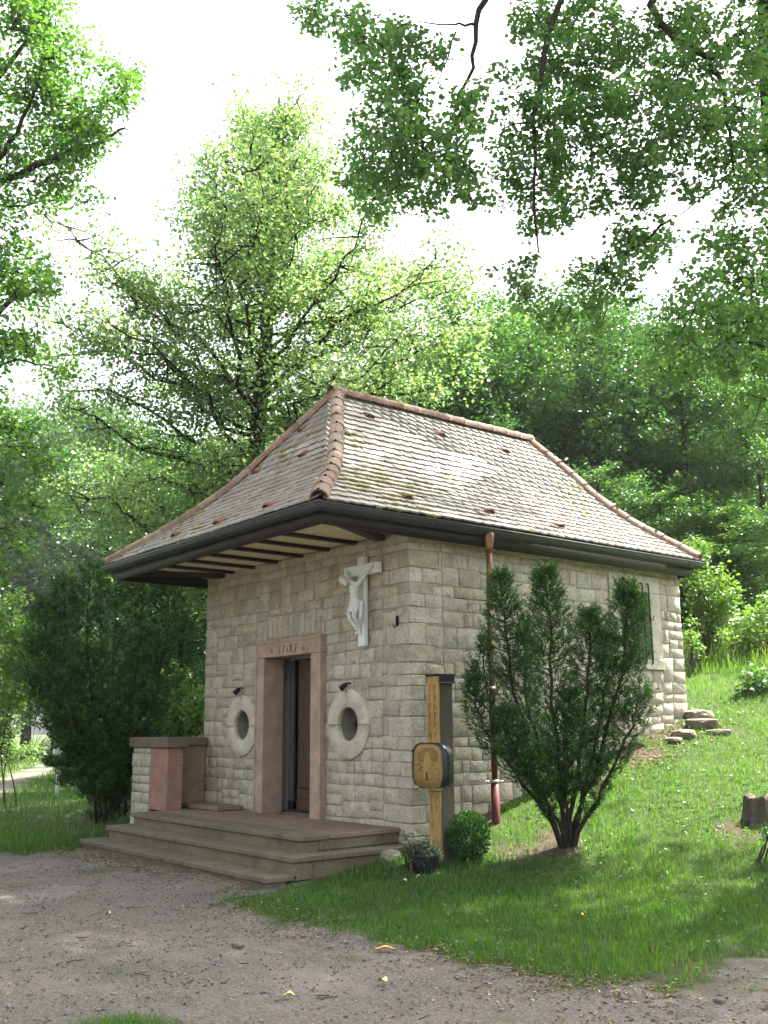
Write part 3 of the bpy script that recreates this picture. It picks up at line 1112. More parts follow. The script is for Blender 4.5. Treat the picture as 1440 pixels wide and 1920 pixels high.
hc = []
for sx, bk in ((1, 0), (-1, 0), (1, 1), (-1, 1)):
    hc += caps(hip(sx, bk), 'hip_tile', start=0.05)
hc += caps([(XC, RY1 + .05, ZR + .02), (XC, RY0 - .02, ZR + .02)], 'ridge_tile')
bm = bmesh.new()
bmesh.ops.create_uvsphere(bm, u_segments=10, v_segments=6, radius=.125)
for v in bm.verts:
    v.co = Vector((XC, RY0 + .02, ZR + .012)) + Vector((v.co.x, v.co.y, v.co.z * .85))
link('ridge_end_cap', bm_mesh('ridge_end_cap', bm, M['hip'], True), roof)
# iron clips on the cap joints
CV = np.array([(-.012, -.014, -.006), (.03, -.014, -.006), (.03, .014, -.006), (-.012, .014, -.006), (-.012, -.012, .012), (.03, -.012, .008), (.03, .012, .008), (-.012, .012, .012)])
CQ = np.array([(4, 5, 6, 7), (0, 1, 5, 4), (1, 2, 6, 5), (2, 3, 7, 6), (3, 0, 4, 7)])
CLIPM = npmesh('cap_clip', CV, CQ, M['iron'])
for p, x, z in hc:
    y = z.cross(x)
    c = p + z * .107
    o = link('cap_clip', CLIPM, roof)
    o.matrix_basis = Matrix(((x.x, y.x, z.x, c.x), (x.y, y.y, z.y, c.y), (x.z, y.z, z.z, c.z), (0, 0, 0, 1)))

# ventilator tiles: little clay hoods
q = np.radians(np.linspace(0, 180, 7))
VV, m = [], 7
for y, r, h in ((0.0, .075, .055), (.06, .07, .045), (.16, .05, .01)):
    VV += [(r * math.cos(b), y, .02 + h * math.sin(b)) for b in q]
VV += [(.06 * math.cos(b), .0, .02 + .038 * math.sin(b)) for b in q] + [(.05 * math.cos(b), .08, .02 + .02 * math.sin(b)) for b in q]
FQ = [(i * m + k, i * m + k + 1, (i + 1) * m + k + 1, (i + 1) * m + k) for i in range(2) for k in range(m - 1)]
FQ += [(k + 1, k, 3 * m + k, 3 * m + k + 1) for k in range(m - 1)] + [(3 * m + k + 1, 3 * m + k, 4 * m + k, 4 * m + k + 1) for k in range(m - 1)]
M['vent'] = mat_plain('vent_clay', (0.17, 0.085, 0.05), 0.9, 0.3, 15, 0.3)
VENT = npmesh('vent_tile', np.array(VV), np.array(FQ), M['vent'], smooth=True)


def on_roof(u, v):
    """Which roof point a surveyed photo pixel shows."""
    r = at(u, v, 1.0) - CAM_POS
    best = None
    for dd in np.linspace(8, 17, 900):
        P = CAM_POS + r * dd
        z = P[2] - ZE
        if 0 < z < ZR - ZE:
            xa, xb, ya, yb = rect_at(z)
            if xa < P[0] < xb and ya < P[1] < yb:
                return P, ('S' if abs(xb - P[0]) < abs(P[1] - ya) else 'F')
    return None, None


ROOFPTS = []
for u, v in ((690, 783), (825, 818), (945, 848), (760, 937), (914, 963), (1046, 990), (570, 808), (572, 855), (484, 887), (507, 952), (413, 983), (333, 1007)):
    P, fc = on_roof(u, v)
    if P is None:
        continue
    pr = prS if fc == 'S' else prF
    zq = P[2] - ZE
    th = pr.slope(np.interp(zq, pr.P[:, 1], pr.a))
    up = Vector((-math.cos(th), 0, math.sin(th))) if fc == 'S' else Vector((0, math.cos(th), math.sin(th)))
    ac = Vector((0, 1, 0)) if fc == 'S' else Vector((1, 0, 0))
    nn = ac.cross(up)
    P = Vector(P) + nn * .005 - up * .05
    o = link('vent_tile', VENT, roof)
    o.matrix_basis = Matrix(((ac.x, up.x, nn.x, P.x), (ac.y, up.y, nn.y, P.y), (ac.z, up.z, nn.z, P.z), (0, 0, 0, 1)))
    ROOFPTS.append((P, fc))

# moss cushions
MV, MQ, nb = [], [], 0
bmq = bmesh.new()
bmesh.ops.create_icosphere(bmq, subdivisions=1, radius=1.0)
ico = np.array([v.co[:] for v in bmq.verts])
icf = np.array([[v.index for v in f.verts] for f in bmq.faces])
bmq.free()
tries = 0
allt = [tl for tl in tiles if tl[2] in 'SF']
while nb < 420 and tries < 40000:
    tries += 1
    m, r, fc = random.choice(allt)
    p = m.translation
    f = fbm([[p.x * 1.0, p.y, p.z]], 1.5, 90, 3)[0]
    nearhip = 0.12 if (fc == 'S' and p.y < 0.4 and p.z < 5.2) else 0
    if f + nearhip < random.uniform(.56, .75):
        continue
    up, ac, nn = m.col[1].to_3d(), m.col[0].to_3d(), m.col[2].to_3d()
    c = p + up * random.uniform(-.02, .02) + ac * random.uniform(-.07, .07) + nn * .022
    sz = random.uniform(.012, .045)
    vv = ico * (1 + RNG.uniform(-.25, .25, (len(ico), 1))) * np.array([sz * random.uniform(1, 2), sz, sz * .5])
    MV.append(vv @ np.array([ac[:], up[:], nn[:]]) + np.array(c[:]))
    MQ.append(icf + nb * len(ico))
    nb += 1
link('moss', npmesh('moss', np.concatenate(MV), np.concatenate(MQ), M['moss'], smooth=True), roof, kind='stuff')


# gutter, fascia, soffit
def rect_sweep(prof, x0, x1, ya, yb, close=False):
    """prof: (outward offset, z); swept round the rectangle with mitred corners."""
    V = []
    for o_, z in prof:
        V += [(x0 - o_, ya - o_, z), (x1 + o_, ya - o_, z), (x1 + o_, yb + o_, z), (x0 - o_, yb + o_, z)]
    n = len(prof)
    F = []
    for i in range(n if close else n - 1):
        j = (i + 1) % n
        for k in range(4):
            F.append((i * 4 + k, i * 4 + (k + 1) % 4, j * 4 + (k + 1) % 4, j * 4 + k))
    return np.array(V), np.array(F)


EX0, EX1 = 2 * XC - XE, XE
gp = [(-.105, ZE - .025)] + [(-.045 + .07 * math.cos(q), ZE - .03 + .075 * math.sin(q)) for q in np.radians(np.linspace(180, 360, 9))] + [(.028, ZE - .012), (.036, ZE - .008), (.036, ZE - .022), (.026, ZE - .028)]
Vg, Fg = rect_sweep(gp, EX0, EX1, YFE, YBE)
gut = link('gutter', npmesh('gutter', Vg, Fg, M['zinc']), chapel)
for k in range(7):
    yj = -0.9 + k * .98
    pj = [(EX1 - .045 + .074 * math.cos(q), ZE - .03 + .079 * math.sin(q)) for q in np.radians(np.linspace(195, 360, 8))]
    V = np.array([(x, yy, z) for yy in (yj, yj + .03) for x, z in pj])
    link('gutter_joint', npmesh('gutter_joint', V, np.array([(i, i + 1, 8 + i + 1, 8 + i) for i in range(7)]), M['zinc'], smooth=True), gut)
FB = 3.185
Vf, Ff = rect_sweep([(-.10, ZE - .03), (-.10, FB), (-.16, FB), (-.16, ZE - .03)], EX0, EX1, YFE, YBE, True)
link('fascia', npmesh('fascia', Vf, Ff, M['darkwood']), chapel)
SO = 3.325
bm = bmesh.new()
bm_box(bm, (EX0 + .16, YFE + .16, SO), (EX1 - .16, 0.03, SO + .02))
bm_box(bm, (0.0, 0.031, SO), (EX1 - .16, YBE - .16, SO + .02))
bm_box(bm, (EX0 + .16, 0.031, SO), (-W, YBE - .16, SO + .02))
bm_box(bm, (-W, L, SO), (0, YBE - .16, SO + .02))
soff = link('soffit', bm_mesh('soffit', bm, M['cream']), chapel)
for xr in (-1.02, -1.60, -2.20, -2.80, -3.40, -3.98, -4.55):
    box('rafter', (xr - .036, YFE + .163, SO - .045), (xr + .036, 0.02, SO - .002), M['darkwood'], soff, .004)
for sx in (1, -1):
    p0 = Vector((EX1 - .165 if sx > 0 else EX0 + .165, YFE + .165, 0))
    p1 = Vector((-0.52 if sx > 0 else -W + .52, 0.0, 0))
    d = (p1 - p0)
    ang = math.atan2(d.y, d.x)
    box('rafter', (0.0, -.07, SO - .075), (d.length, .07, SO - .003), M['darkwood'], soff, .004, M=Matrix.Translation(p0) @ Matrix.Rotation(ang, 4, 'Z'))

# downpipe
PX, PY = 0.285, 1.005
dp = link('downpipe', None, chapel)
a = Acc()
a.tube([(PX, PY, 3.14), (PX, PY, 2.9), (PX - .02, PY, 2.5)], .037, 12)
link('copper_pipe', a.mesh('copper_pipe', M['copper']), dp)
a = Acc()
a.tube([(PX, PY, ZE - .06), (PX, PY, ZE - .085), (PX, PY, ZE - .16), (PX, PY, ZE - .24), (PX, PY, 3.1)], [.066, .07, .064, .046, .04], 14)
link('funnel', a.mesh('funnel', M['copper']), dp)
a = Acc()
a.tube([(PX - .02, PY, 2.5), (PX - .02, PY, 0.44)], .036, 12)
link('red_pipe', a.mesh('red_pipe', M['redpipe']), dp)
a = Acc()
a.tube([(PX - .02, PY, .45), (PX - .02, PY, -.5)], .05, 12)
link('standpipe', a.mesh('standpipe', M['redpipe']), dp)
for zc, rr in ((2.49, .041), (.455, .053), (1.5, .04)):
    a = Acc()
    a.tube([(PX - .02, PY, zc), (PX - .02, PY, zc + .03)], rr, 12)
    a.tube([(PX - .06, PY - .05, zc + .015), (0.0, PY - .11, zc + .015)], .008, 5)
    a.tube([(PX + .02, PY + .045, zc + .015), (PX + .02, PY + .10, zc + .018)], .006, 5)
    link('clamp', a.mesh('clamp', M['steel']), dp)

# ------------------------------------------------------------------ entrance steps
steps = thing('entrance_steps', (-2.2, -1.2, -0.5), 'broad brown sandstone steps and landing in front of the chapel door', 'steps')


def step_row(x0, x1, y0, y1, zt, hgt, cuts, wrap_right, nose=0.03, tk=0.055):
    """Tread slabs with a nosing over a row of riser blocks."""
    xsq = [x0] + list(cuts) + [x1]
    for a, b in zip(xsq[:-1], xsq[1:]):
        box('tread', (a + .002, y0, zt - tk), (b - .002, y1, zt + random.uniform(-.003, .003)), M['step'], steps, 0.008)
    rc = [x0 + nose + .01] + [c + .35 for c in cuts if c + .35 < x1 - .2] + [x1 - nose]
    for a, b in zip(rc[:-1], rc[1:]):
        box('riser', (a + .002, y0 + nose, zt - hgt - .06), (b - .002, y0 + .25, zt - tk - .001), M['riser'], steps, 0.006)


step_row(-4.62, 0.0, -1.86, -1.5, -0.33, .17, (-3.1, -1.5), False)
step_row(-4.45, 0.03, -1.565, -1.2, -0.165, .165, (-3.0, -1.35), True)
step_row(-4.22, -0.2, -1.33, -0.95, 0.0, .165, (-3.15, -2.2, -1.2), True)
# landing slabs behind the front edge
for i, (a, b) in enumerate(((-4.22, -3.3), (-3.3, -2.35), (-2.35, -1.3), (-1.3, -0.2))):
    box('landing_slab', (a + .002, -.948, -.05), (b - .002, -.0, random.uniform(-.003, .003)), M['landing'], steps, 0.006)
box('tread', (-.33, -1.198, -.22), (.03, -.0, -.1655), M['step'], steps, .008)
box('riser', (-.16, -1.313, -.45), (.0, -.0, -.2215), M['riser'], steps, .006)
box('riser', (-.36, -1.078, -.16), (-.231, .0, -.052), M['riser'], steps, .006)
box('riser', (-4.42, -1.19, -.5), (-4.2, -.75, -.166), M['riser'], steps, .006)
box('riser', (-4.19, -1.05, -.5), (-4.05, -.01, -.052), M['riser'], steps, .006)
# low raised slab in the corner beside the parapet
box('raised_slab', (-4.58, -.42, .004), (-3.52, -.035, .062), M['landing'], steps, .008)

# ------------------------------------------------------------------ parapet at the end of the landing
par = thing('parapet', (-4.9, -.4, -.45), 'low stone parapet with brown coping and pink sandstone pier beside the landing', 'parapet')
PY0 = -0.80
box('pier', (-4.79, PY0, -.02), (-4.26, -.56, .82), M['redstone'], par, .008)
box('panel', (-4.80, -.555, -.02), (-4.60, -.03, .84), M['panel'], par, .008)
box('coping', (-5.42, PY0 - .045, .822), (-4.20, -.50, .965), M['step'], par, .012)
box('coping', (-5.0, -.498, .842), (-4.55, -.03, .962), M['step'], par, .012)
core = box('rubble_wall', (-5.36, PY0 + .02, -.7), (-4.80, -.52, .82), M['mortar'], par, 0)
zz_ = -.6
while zz_ < .80:
    h = min(random.uniform(.11, .19), .815 - zz_)
    if h < .05:
        break
    s = -5.37
    while s < -4.795:
        w = random.uniform(.2, .36)
        if -4.795 - (s + w) < .12:
            w = -4.795 - s
        p = outline(s, s + w, zz_, zz_, zz_ + h, zz_ + h, .005)
        link('stone', stone_mesh(p, lambda a, z, o: (a, PY0 - o + .004, z), random.uniform(.0, .02)), core)
        s += w
    p = outline(-PY0 - .25, -PY0, zz_, zz_, zz_ + h, zz_ + h, .005)
    link('stone', stone_mesh(p, lambda a, z, o: (-5.36 - o, -a, z), .01), core)
    zz_ += h

# ------------------------------------------------------------------ crucifix on the front wall
cru = thing('crucifix', (-.80, 0, 2.02), 'white crucifix with cast figure hung on the stone wall near the corner', 'crucifix')
box('upright', (-.862, -.088, 2.02), (-.738, -.03, 3.09), M['white'], cru, .004)
box('crossbeam', (-1.13, -.094, 2.865), (-.47, -.027, 2.995), M['white'], cru, .004)
box('title_board', (-.85, -.105, 2.99), (-.75, -.089, 3.045), M['white'], cru, .003)


def skin_figure(name, verts, edges, rad, mat, sub=2):
    me = bpy.data.meshes.new('tmp')
    me.from_pydata(verts, edges, [])
    o = bpy.data.objects.new('tmp_skin', me)
    COL.objects.link(o)
    o.modifiers.new('skin', 'SKIN')
    for i, sv in enumerate(me.skin_vertices[0].data):
        r = rad[i]
        sv.radius = r if isinstance(r, tuple) else (r, r)
        sv.use_root = (i == 0)
    ss = o.modifiers.new('sub', 'SUBSURF')
    ss.levels = sub
    ss.render_levels = sub
    dg_ = bpy.context.evaluated_depsgraph_get()
    out = bpy.data.meshes.new_from_object(o.evaluated_get(dg_))
    bpy.data.objects.remove(o)
    out.materials.clear()
    out.materials.append(mat)
    for p_ in out.polygons:
        p_.use_smooth = True
    out.name = name
    return out


fx = -.80
bv = [(fx, -.17, 2.52), (fx, -.19, 2.59), (fx + .005, -.20, 2.67), (fx, -.19, 2.735), (fx - .025, -.215, 2.775), (fx - .045, -.255, 2.785),   # pelvis, waist, chest, shoulders, neck, skull base
      (fx - .078, -.18, 2.75), (fx - .16, -.14, 2.85), (fx - .235, -.112, 2.925), (fx - .262, -.105, 2.945),                      # one arm
      (fx + .078, -.175, 2.755), (fx + .155, -.135, 2.86), (fx + .235, -.112, 2.935), (fx + .262, -.105, 2.953),                      # other arm
      (fx - .045, -.19, 2.48), (fx - .05, -.235, 2.365), (fx - .015, -.155, 2.24), (fx - .01, -.135, 2.185), (fx - .005, -.165, 2.15),   # one leg
      (fx + .045, -.18, 2.48), (fx + .035, -.225, 2.37), (fx + .01, -.13, 2.25), (fx + .01, -.115, 2.19), (fx + .005, -.14, 2.155)]
be = [(0, 1), (1, 2), (2, 3), (3, 4), (4, 5), (3, 6), (6, 7), (7, 8), (8, 9), (3, 10), (10, 11), (11, 12), (12, 13),
      (0, 14), (14, 15), (15, 16), (16, 17), (17, 18), (0, 19), (19, 20), (20, 21), (21, 22), (22, 23)]
br = [(.062, .048), (.050, .042), (.066, .05), (.06, .042), .024, .022, .03, .021, .015, .016, .03, .021, .015, .016,
      .042, .032, .02, .017, .016, .042, .032, .02, .017, .016]
fig = link('figure', skin_figure('figure', bv, be, br, M['statue']), cru)
# head: an egg with brow, nose and beard, hanging forward and aside
bm = bmesh.new()
bmesh.ops.create_uvsphere(bm, u_segments=18, v_segments=12, radius=1)
hm = Matrix.Translation((fx - .07, -.295, 2.79)) @ Matrix.Rotation(math.radians(-30), 4, 'Y') @ Matrix.Rotation(math.radians(32), 4, 'X')
for v in bm.verts:
    x, y, z = v.co
    nose = .012 * math.exp(-((x / .22) ** 2 + ((z + .05) / .3) ** 2)) if y < 0 else 0
    chin = .012 * math.exp(-((x / .45) ** 2 + ((z + .95) / .35) ** 2)) if y < .3 else 0
    eye = -.005 * sum(math.exp(-(((x - s_ * .38) / .2) ** 2 + ((z - .08) / .14) ** 2)) for s_ in (1, -1)) if y < 0 else 0
    v.co = hm @ Vector((x * .043, y * .050 - nose - chin - eye, z * .060 - (chin * .8)))
link('head', bm_mesh('head', bm, M['statue'], True), cru)
bm = bmesh.new()
bmesh.ops.create_uvsphere(bm, u_segments=18, v_segments=12, radius=1)
for v in list(bm.verts):
    if v.co.y < -.35 and v.co.z < .45:
        bm.verts.remove(v)
for v in bm.verts:
    x, y, z = v.co
    w = 1 + .05 * math.sin(x * 14) * (1 - abs(z))
    v.co = hm @ Vector((x * .050 * w, y * .057 * w + .006, z * .066 + .004 - (.03 if z < -.3 else 0)))
link('hair', bm_mesh('hair', bm, M['statue'], True), cru)
# loincloth
n = 20
V, F = [], []
for j, (z, rx, ry, dy) in enumerate(((2.565, .062, .05, -.182), (2.53, .074, .060, -.18), (2.47, .086, .065, -.19), (2.42, .088, .066, -.205))):
    for k in range(n):
        q = 2 * math.pi * k / n
        w = 1 + .05 * math.sin(5 * q + j) * (j > 0)
        V.append((fx + rx * w * math.cos(q), dy + ry * w * math.sin(q), z + .012 * math.sin(3 * q + 1) * (j == 3)))
F = [(j * n + k, j * n + (k + 1) % n, (j + 1) * n + (k + 1) % n, (j + 1) * n + k) for j in range(3) for k in range(n)]
link('loincloth', npmesh('loincloth', np.array(V), np.array(F), M['statue'], smooth=True), cru)
V = []
for j in range(6):
    for k in range(4):
        V.append((fx + .075 + .018 * k * (1 - j * .07) + .004 * math.sin(k * 2 + j), -.165 + .014 * ((k % 2) * 2 - 1), 2.555 - .047 * j - .004 * k))
F = [(j * 4 + k, j * 4 + k + 1, (j + 1) * 4 + k + 1, (j + 1) * 4 + k) for j in range(5) for k in range(3)]
me = npmesh('cloth_end', np.array(V), np.array(F), M['statue'], smooth=True)
o = link('cloth_end', me, cru)
sm_ = o.modifiers.new('thick', 'SOLIDIFY')
sm_.thickness = .01

# ------------------------------------------------------------------ lamps and hook on the front wall
for (lx, lz, lab) in ((-3.66, 1.60, 'small black spotlight above the round window beside the parapet'), (-1.16, 1.575, 'small black spotlight above the round window nearest the corner')):
    sp = thing('spotlight', (lx, 0, lz), lab, 'spotlight', 'spotlights above the round windows')
    a = Acc()
    a.tube([(lx + .05, -.0, lz + .025), (lx + .03, -.05, lz + .03), (lx + .01, -.06, lz + .01)], .011, 6)
    link('bracket', a.mesh('bracket', M['iron']), sp)
    a = Acc()
    a.tube([(lx + .025, -.045, lz + .02), (lx + .01, -.07, lz), (lx - .02, -.11, lz - .045), (lx - .022, -.113, lz - .048)], [.018, .034, .038, .03], 10)
    link('lamp_head', a.mesh('lamp_head', M['iron']), sp)
hk = thing('iron_hook', (-.20, 0, 2.22), 'rusty iron hook in the front wall beside the crucifix', 'hook')
a = Acc()
a.tube([(-.20, .0, 2.32), (-.20, -.035, 2.32), (-.20, -.04, 2.22), (-.20, -.07, 2.19), (-.20, -.085, 2.23)], .008, 6)
link('rod', a.mesh('rod', M['iron']), hk)
box('plate', (-.215, -.03, 2.21), (-.185, -.015, 2.33), M['iron'], hk, .002)

# ------------------------------------------------------------------ carved wooden pillar
px0, px1, py0, py1 = .375, .575, -.10, .10
gzb = gz(.5, 0)
pil = thing('wooden_pillar', (.475, 0, gzb), 'carved golden timber pillar with rounded relief plaque standing at the chapel corner', 'pillar')
# shaft: golden dressed front board over the weathered post
shaft = box('shaft', (px0 + .002, py0 + .022, gzb - .25), (px1, py1, 1.60), M['oakdark'], pil, .006)
fr_u = box('face_board', (px0, py0, .90), (px1 - .004, py0 + .0215, 1.61), M['oak'], pil, .005)
fr_l = box('face_board', (px0 + .01, py0, gzb - .2), (px1 - .004, py0 + .0215, .43), M['oak'], pil, .005)
capb = bmesh.new()
bm_box(capb, (px0 - .015, py0 - .005, 1.625), (px1 + .022, py1 + .02, 1.64), .002)
bm_box(capb, (px1 + .006, py0 + .004, 1.545), (px1 + .016, py1 + .02, 1.624), .001)
bm_box(capb, (px0 - .015, py0 + .002, 1.545), (px0 - .006, py1 + .02, 1.624), .001)
bm_box(capb, (px1 + .006, py0 + .004, 1.535), (px1 + .03, py1 + .025, 1.5445), .001)
link('sheet_cap', bm_mesh('sheet_cap', capb, M['blacksheet']), pil)


def strokes(parent, x0, x1, z0, z1, y, rows, rng_):
    """Deep-cut vertical lettering, one part per carved sign."""
    h = (z1 - z0) / rows
    for r in range(rows):
        for c in range(2):
            bm_ = bmesh.new()
            cx0 = x0 + (x1 - x0) * (c + .12) / 2
            cx1 = x0 + (x1 - x0) * (c + .88) / 2
            za, zb = z0 + h * (r + .1), z0 + h * (r + .92)
            kind = rng_.choice('IIJKMP')
            segs = {'I': [(.5, 0, .5, 1)], 'J': [(.3, .1, .3, .9), (.7, .4, .75, 1)], 'K': [(.25, 0, .3, 1), (.7, .2, .65, .8), (.3, .55, .6, .6)],
                    'M': [(.2, 0, .2, .8), (.5, .3, .5, 1), (.8, 0, .8, .6)], 'P': [(.4, 0, .35, 1), (.75, .5, .6, 1)]}[kind]
            for a0, b0, a1, b1 in segs:
                pa = Vector((cx0 + (cx1 - cx0) * a0, y, za + (zb - za) * b0))
                pb = Vector((cx0 + (cx1 - cx0) * a1, y, za + (zb - za) * b1))
                d_ = pb - pa
                n_ = Vector((-d_.z, 0, d_.x)).normalized() * .0045
                vs = [bm_.verts.new(p_) for p_ in (pa - n_, pb - n_, pb + n_, pa + n_)]
                bm_.faces.new(vs)
            link('carved_sign', bm_mesh('carved_sign', bm_, M['groove']), parent)


rr_ = random.Random(5)
strokes(fr_u, px0 + .012, px1 - .02, .95, 1.53, py0 - .0012, 6, rr_)
strokes(fr_l, px0 + .02, px1 - .02, .20, .40, py0 - .0012, 2, rr_)
box('drip_ledge', (px0 - .012, py0 - .03, .432), (px1 + .01, py0 + .03, .452), M['steel'], pil, .002)


def superellipse(a, b, n_, e=3.6):
    out = []
    for q in np.linspace(0, 2 * np.pi, n_, endpoint=False):
        c, s = math.cos(q), math.sin(q)
        out.append((a * math.copysign(abs(c) ** (2 / e), c), b * math.copysign(abs(s) ** (2 / e), s)))
    return out


se = superellipse(.235, .232, 40)
cx_, cz_ = .468, .675
n = len(se)
V = [(cx_ + x, py0 - .075, cz_ + z) for x, z in se] + [(cx_ + x, py0 + .05, cz_ + z) for x, z in se] + [(cx_, py0 - .075, cz_), (cx_, py0 + .05, cz_)]
T_ = [(2 * n, (k + 1) % n, k) for k in range(n)] + [(2 * n + 1, n + k, n + (k + 1) % n) for k in range(n)]
Q_ = [(k, (k + 1) % n, n + (k + 1) % n, n + k) for k in range(n)]
plq = link('plaque', npmesh('plaque', np.array(V), [np.array(T_), np.array(Q_)], M['oak']), pil)
V = []
i1, i2 = superellipse(.2375, .2345, 40), superellipse(.246, .243, 40)
ks = [k % 40 for k in range(-5, 26)]
for k in ks:
    for (q, y) in ((i1, py0 - .085), (i2, py0 - .085), (i2, py0 + .06), (i1, py0 + .06)):
        V.append((cx_ + q[k][0], y, cz_ + q[k][1]))
F = [(i * 4 + j, i * 4 + (j + 1) % 4, (i + 1) * 4 + (j + 1) % 4, (i + 1) * 4 + j) for i in range(len(ks) - 1) for j in range(4)]
link('metal_hood', npmesh('metal_hood', np.array(V), np.array(F), M['blacksheet']), plq)
# relief: a little chapel with doorway between trees and crowds, dark crack above
yP = py0 - .0755


def relief(name, poly, h, mat):
    m_ = len(poly)
    c = np.mean(poly, axis=0)
    V_ = [(cx_ + x, yP + .001, cz_ + z) for x, z in poly] + [(cx_ + x + (c[0] - x) * .12, yP - h, cz_ + z + (c[1] - z) * .12) for x, z in poly]
    me_ = bpy.data.meshes.new(name)
    me_.from_pydata(V_, [], [list(range(m_, 2 * m_))] + [[k, (k + 1) % m_, m_ + (k + 1) % m_, m_ + k] for k in range(m_)])
    me_.materials.append(mat)
    return link(name, me_, plq)


M['oakmid'] = mat_plain('stained_timber', (0.22, 0.115, 0.035), 0.7, 0.4, 14, 0.3)
relief('carved_sky', [(-.17, .05), (.16, .05), (.17, .13), (.10, .195), (-.09, .195), (-.17, .13)], .003, M['oakmid'])
relief('carved_tower', [(-.06, -.14), (.05, -.14), (.055, .05), (.03, .12), (-.005, .165), (-.035, .12), (-.06, .05)], .016, M['oak'])
relief('carved_arch', [(-.05, -.13), (-.028, -.13), (-.025, -.03), (-.005, .0), (.018, -.03), (.02, -.13), (.04, -.13), (.042, -.01), (-.005, .04), (-.052, -.01)], .020, M['oak'])
relief('carved_doorway', [(-.02, -.135), (.012, -.135), (.01, -.06), (-.005, -.045), (-.018, -.06)], .0165, M['groove'])
relief('carved_ground', [(-.19, -.175), (.19, -.175), (.2, -.145), (-.2, -.145)], .006, M['oakmid'])
for s_ in (-1, 1):
    for k in range(14):
        x0_, z0_ = s_ * random.uniform(.075, .195), random.uniform(-.12, .05)
        w_, h_ = random.uniform(.008, .02), random.uniform(.004, .009)
        relief('carved_leaf', [(x0_ - w_, z0_ - h_), (x0_ + w_, z0_ - h_ * .4), (x0_ + w_ * .6, z0_ + h_), (x0_ - w_ * .7, z0_ + h_ * .8)], .007, M['oakmid' if k % 3 else 'oak'])
relief('carved_crack', [(.0, .13), (.008, .13), (.010, .2), (.003, .2)], .0035, M['groove'])

# ------------------------------------------------------------------ rocks, stump, sign, stray leaf
def rock(name, c, size, seed, label=None, cat=None, mat='rock', rot=0.0, flat=1.0, group=None, parent=None):
    bm_ = bmesh.new()
    bmesh.ops.create_icosphere(bm_, subdivisions=3, radius=1.0)
    co = np.array([v.co[:] for v in bm_.verts])
    sg = np.sign(co) * np.abs(co) ** 0.55
    sg /= np.abs(sg).max(1, keepdims=True) ** .6
    co = .5 * co + .5 * sg
    co *= (1 + .5 * (fbm(co, 1.3, seed, 3) - .5))[:, None]
    co = co * np.array(size)
    cs, sn = math.cos(rot), math.sin(rot)
    co = np.stack([co[:, 0] * cs - co[:, 1] * sn, co[:, 0] * sn + co[:, 1] * cs, co[:, 2]], 1) + np.array(c)
    for v, p_ in zip(bm_.verts, co):
        v.co = p_
    return link(name, bm_mesh(name, bm_, M[mat]), parent, label, cat, group)


def at_ground(u, v):
    r = at(u, v, 1.0) - CAM_POS
    dd = 3.0
    for _ in range(4000):
        P = CAM_POS + r * dd
        if P[2] <= gz(P[0], P[1]):
            return P
        dd += .02
    return P


RK = [((1318, 1362), (.22, .16, .085), 'dark flat rock low beside the far wall corner', .3, .02), ((1312, 1346), (.19, .15, .08), 'upper dark slab of the rocks beside the far wall corner', .5, .03),
      ((1282, 1380), (.17, .13, .07), 'pale sunlit flat rock at the foot of the far wall corner', .2, .01), ((1345, 1375), (.18, .10, .05), 'pale thin slab lying in the grass beyond the far wall corner', .6, .0),
      ((1262, 1392), (.12, .09, .04), 'small brown stone in the litter below the side window', .1, .02)]
for k, (uv, sz, lab, rt, up_) in enumerate(RK):
    P = at_ground(*uv)
    rock('rock', (P[0], P[1], gz(P[0], P[1]) + up_), sz, 100 + k, lab, 'rock', rot=rt, group='rocks at the far wall corner')
P = at_ground(722, 1606)
rock('kerb_stone', (P[0], P[1], P[2] + .01), (.24, .12, .07), 130, 'pale grey stone block in the grass at the end of the steps', 'stone', rot=-.1)
for k, (uv, sz, lab) in enumerate((((447, 1778), .05, 'pale round stone lying on the gravel near the lawn edge'), ((362, 1783), .025, 'small dark green pebble on the gravel'), ((1350, 1880), .03, 'white pebble near the gravel edge'))):
    P = at_ground(*uv)
    rock('loose_stone', (P[0], P[1], P[2] + sz * .3), (sz, sz * .75, sz * .55), 140 + k, lab, 'stone')

P = at(1424, 1520, 10.6)
sx_, sy_ = P[0], P[1]
sz0 = gz(sx_, sy_)
st = thing('tree_stump', (sx_, sy_, sz0), 'weathered grey tree stump with flared roots in the lawn', 'stump')
n, rings = 28, 9
V = []
for j in range(rings):
    h = -.12 + .36 * j / (rings - 1)
    for k in range(n):
        q = 2 * math.pi * k / n
        flare = 1 + 1.1 * math.exp(-(h + .12) / .12) * (.55 + .45 * math.cos(5 * q + 1))
        r = .125 * flare * (1 + .13 * math.sin(7 * q) + .1 * math.sin(3 * q + 2) + .16 * (vnoise([[q * 3.1, h * 2]], 1.0, 95)[0] - .5))
        V.append((sx_ + r * math.cos(q), sy_ + r * math.sin(q), sz0 + h + ((.02 * math.sin(2 * q + 1) + .05 * (vnoise([[q * 2.3, 1]], 1.0, 96)[0] - .5)) if j == rings - 1 else 0)))
V.append((sx_, sy_, sz0 + .19))
F = [(j * n + k, j * n + (k + 1) % n, (j + 1) * n + (k + 1) % n, (j + 1) * n + k) for j in range(rings - 1) for k in range(n)]
T_ = [(rings * n, (rings - 1) * n + k, (rings - 1) * n + (k + 1) % n) for k in range(n)]
link('stump_wood', npmesh('stump_wood', np.array(V), [np.array(F), np.array(T_)], M['stump'], smooth=True), st)

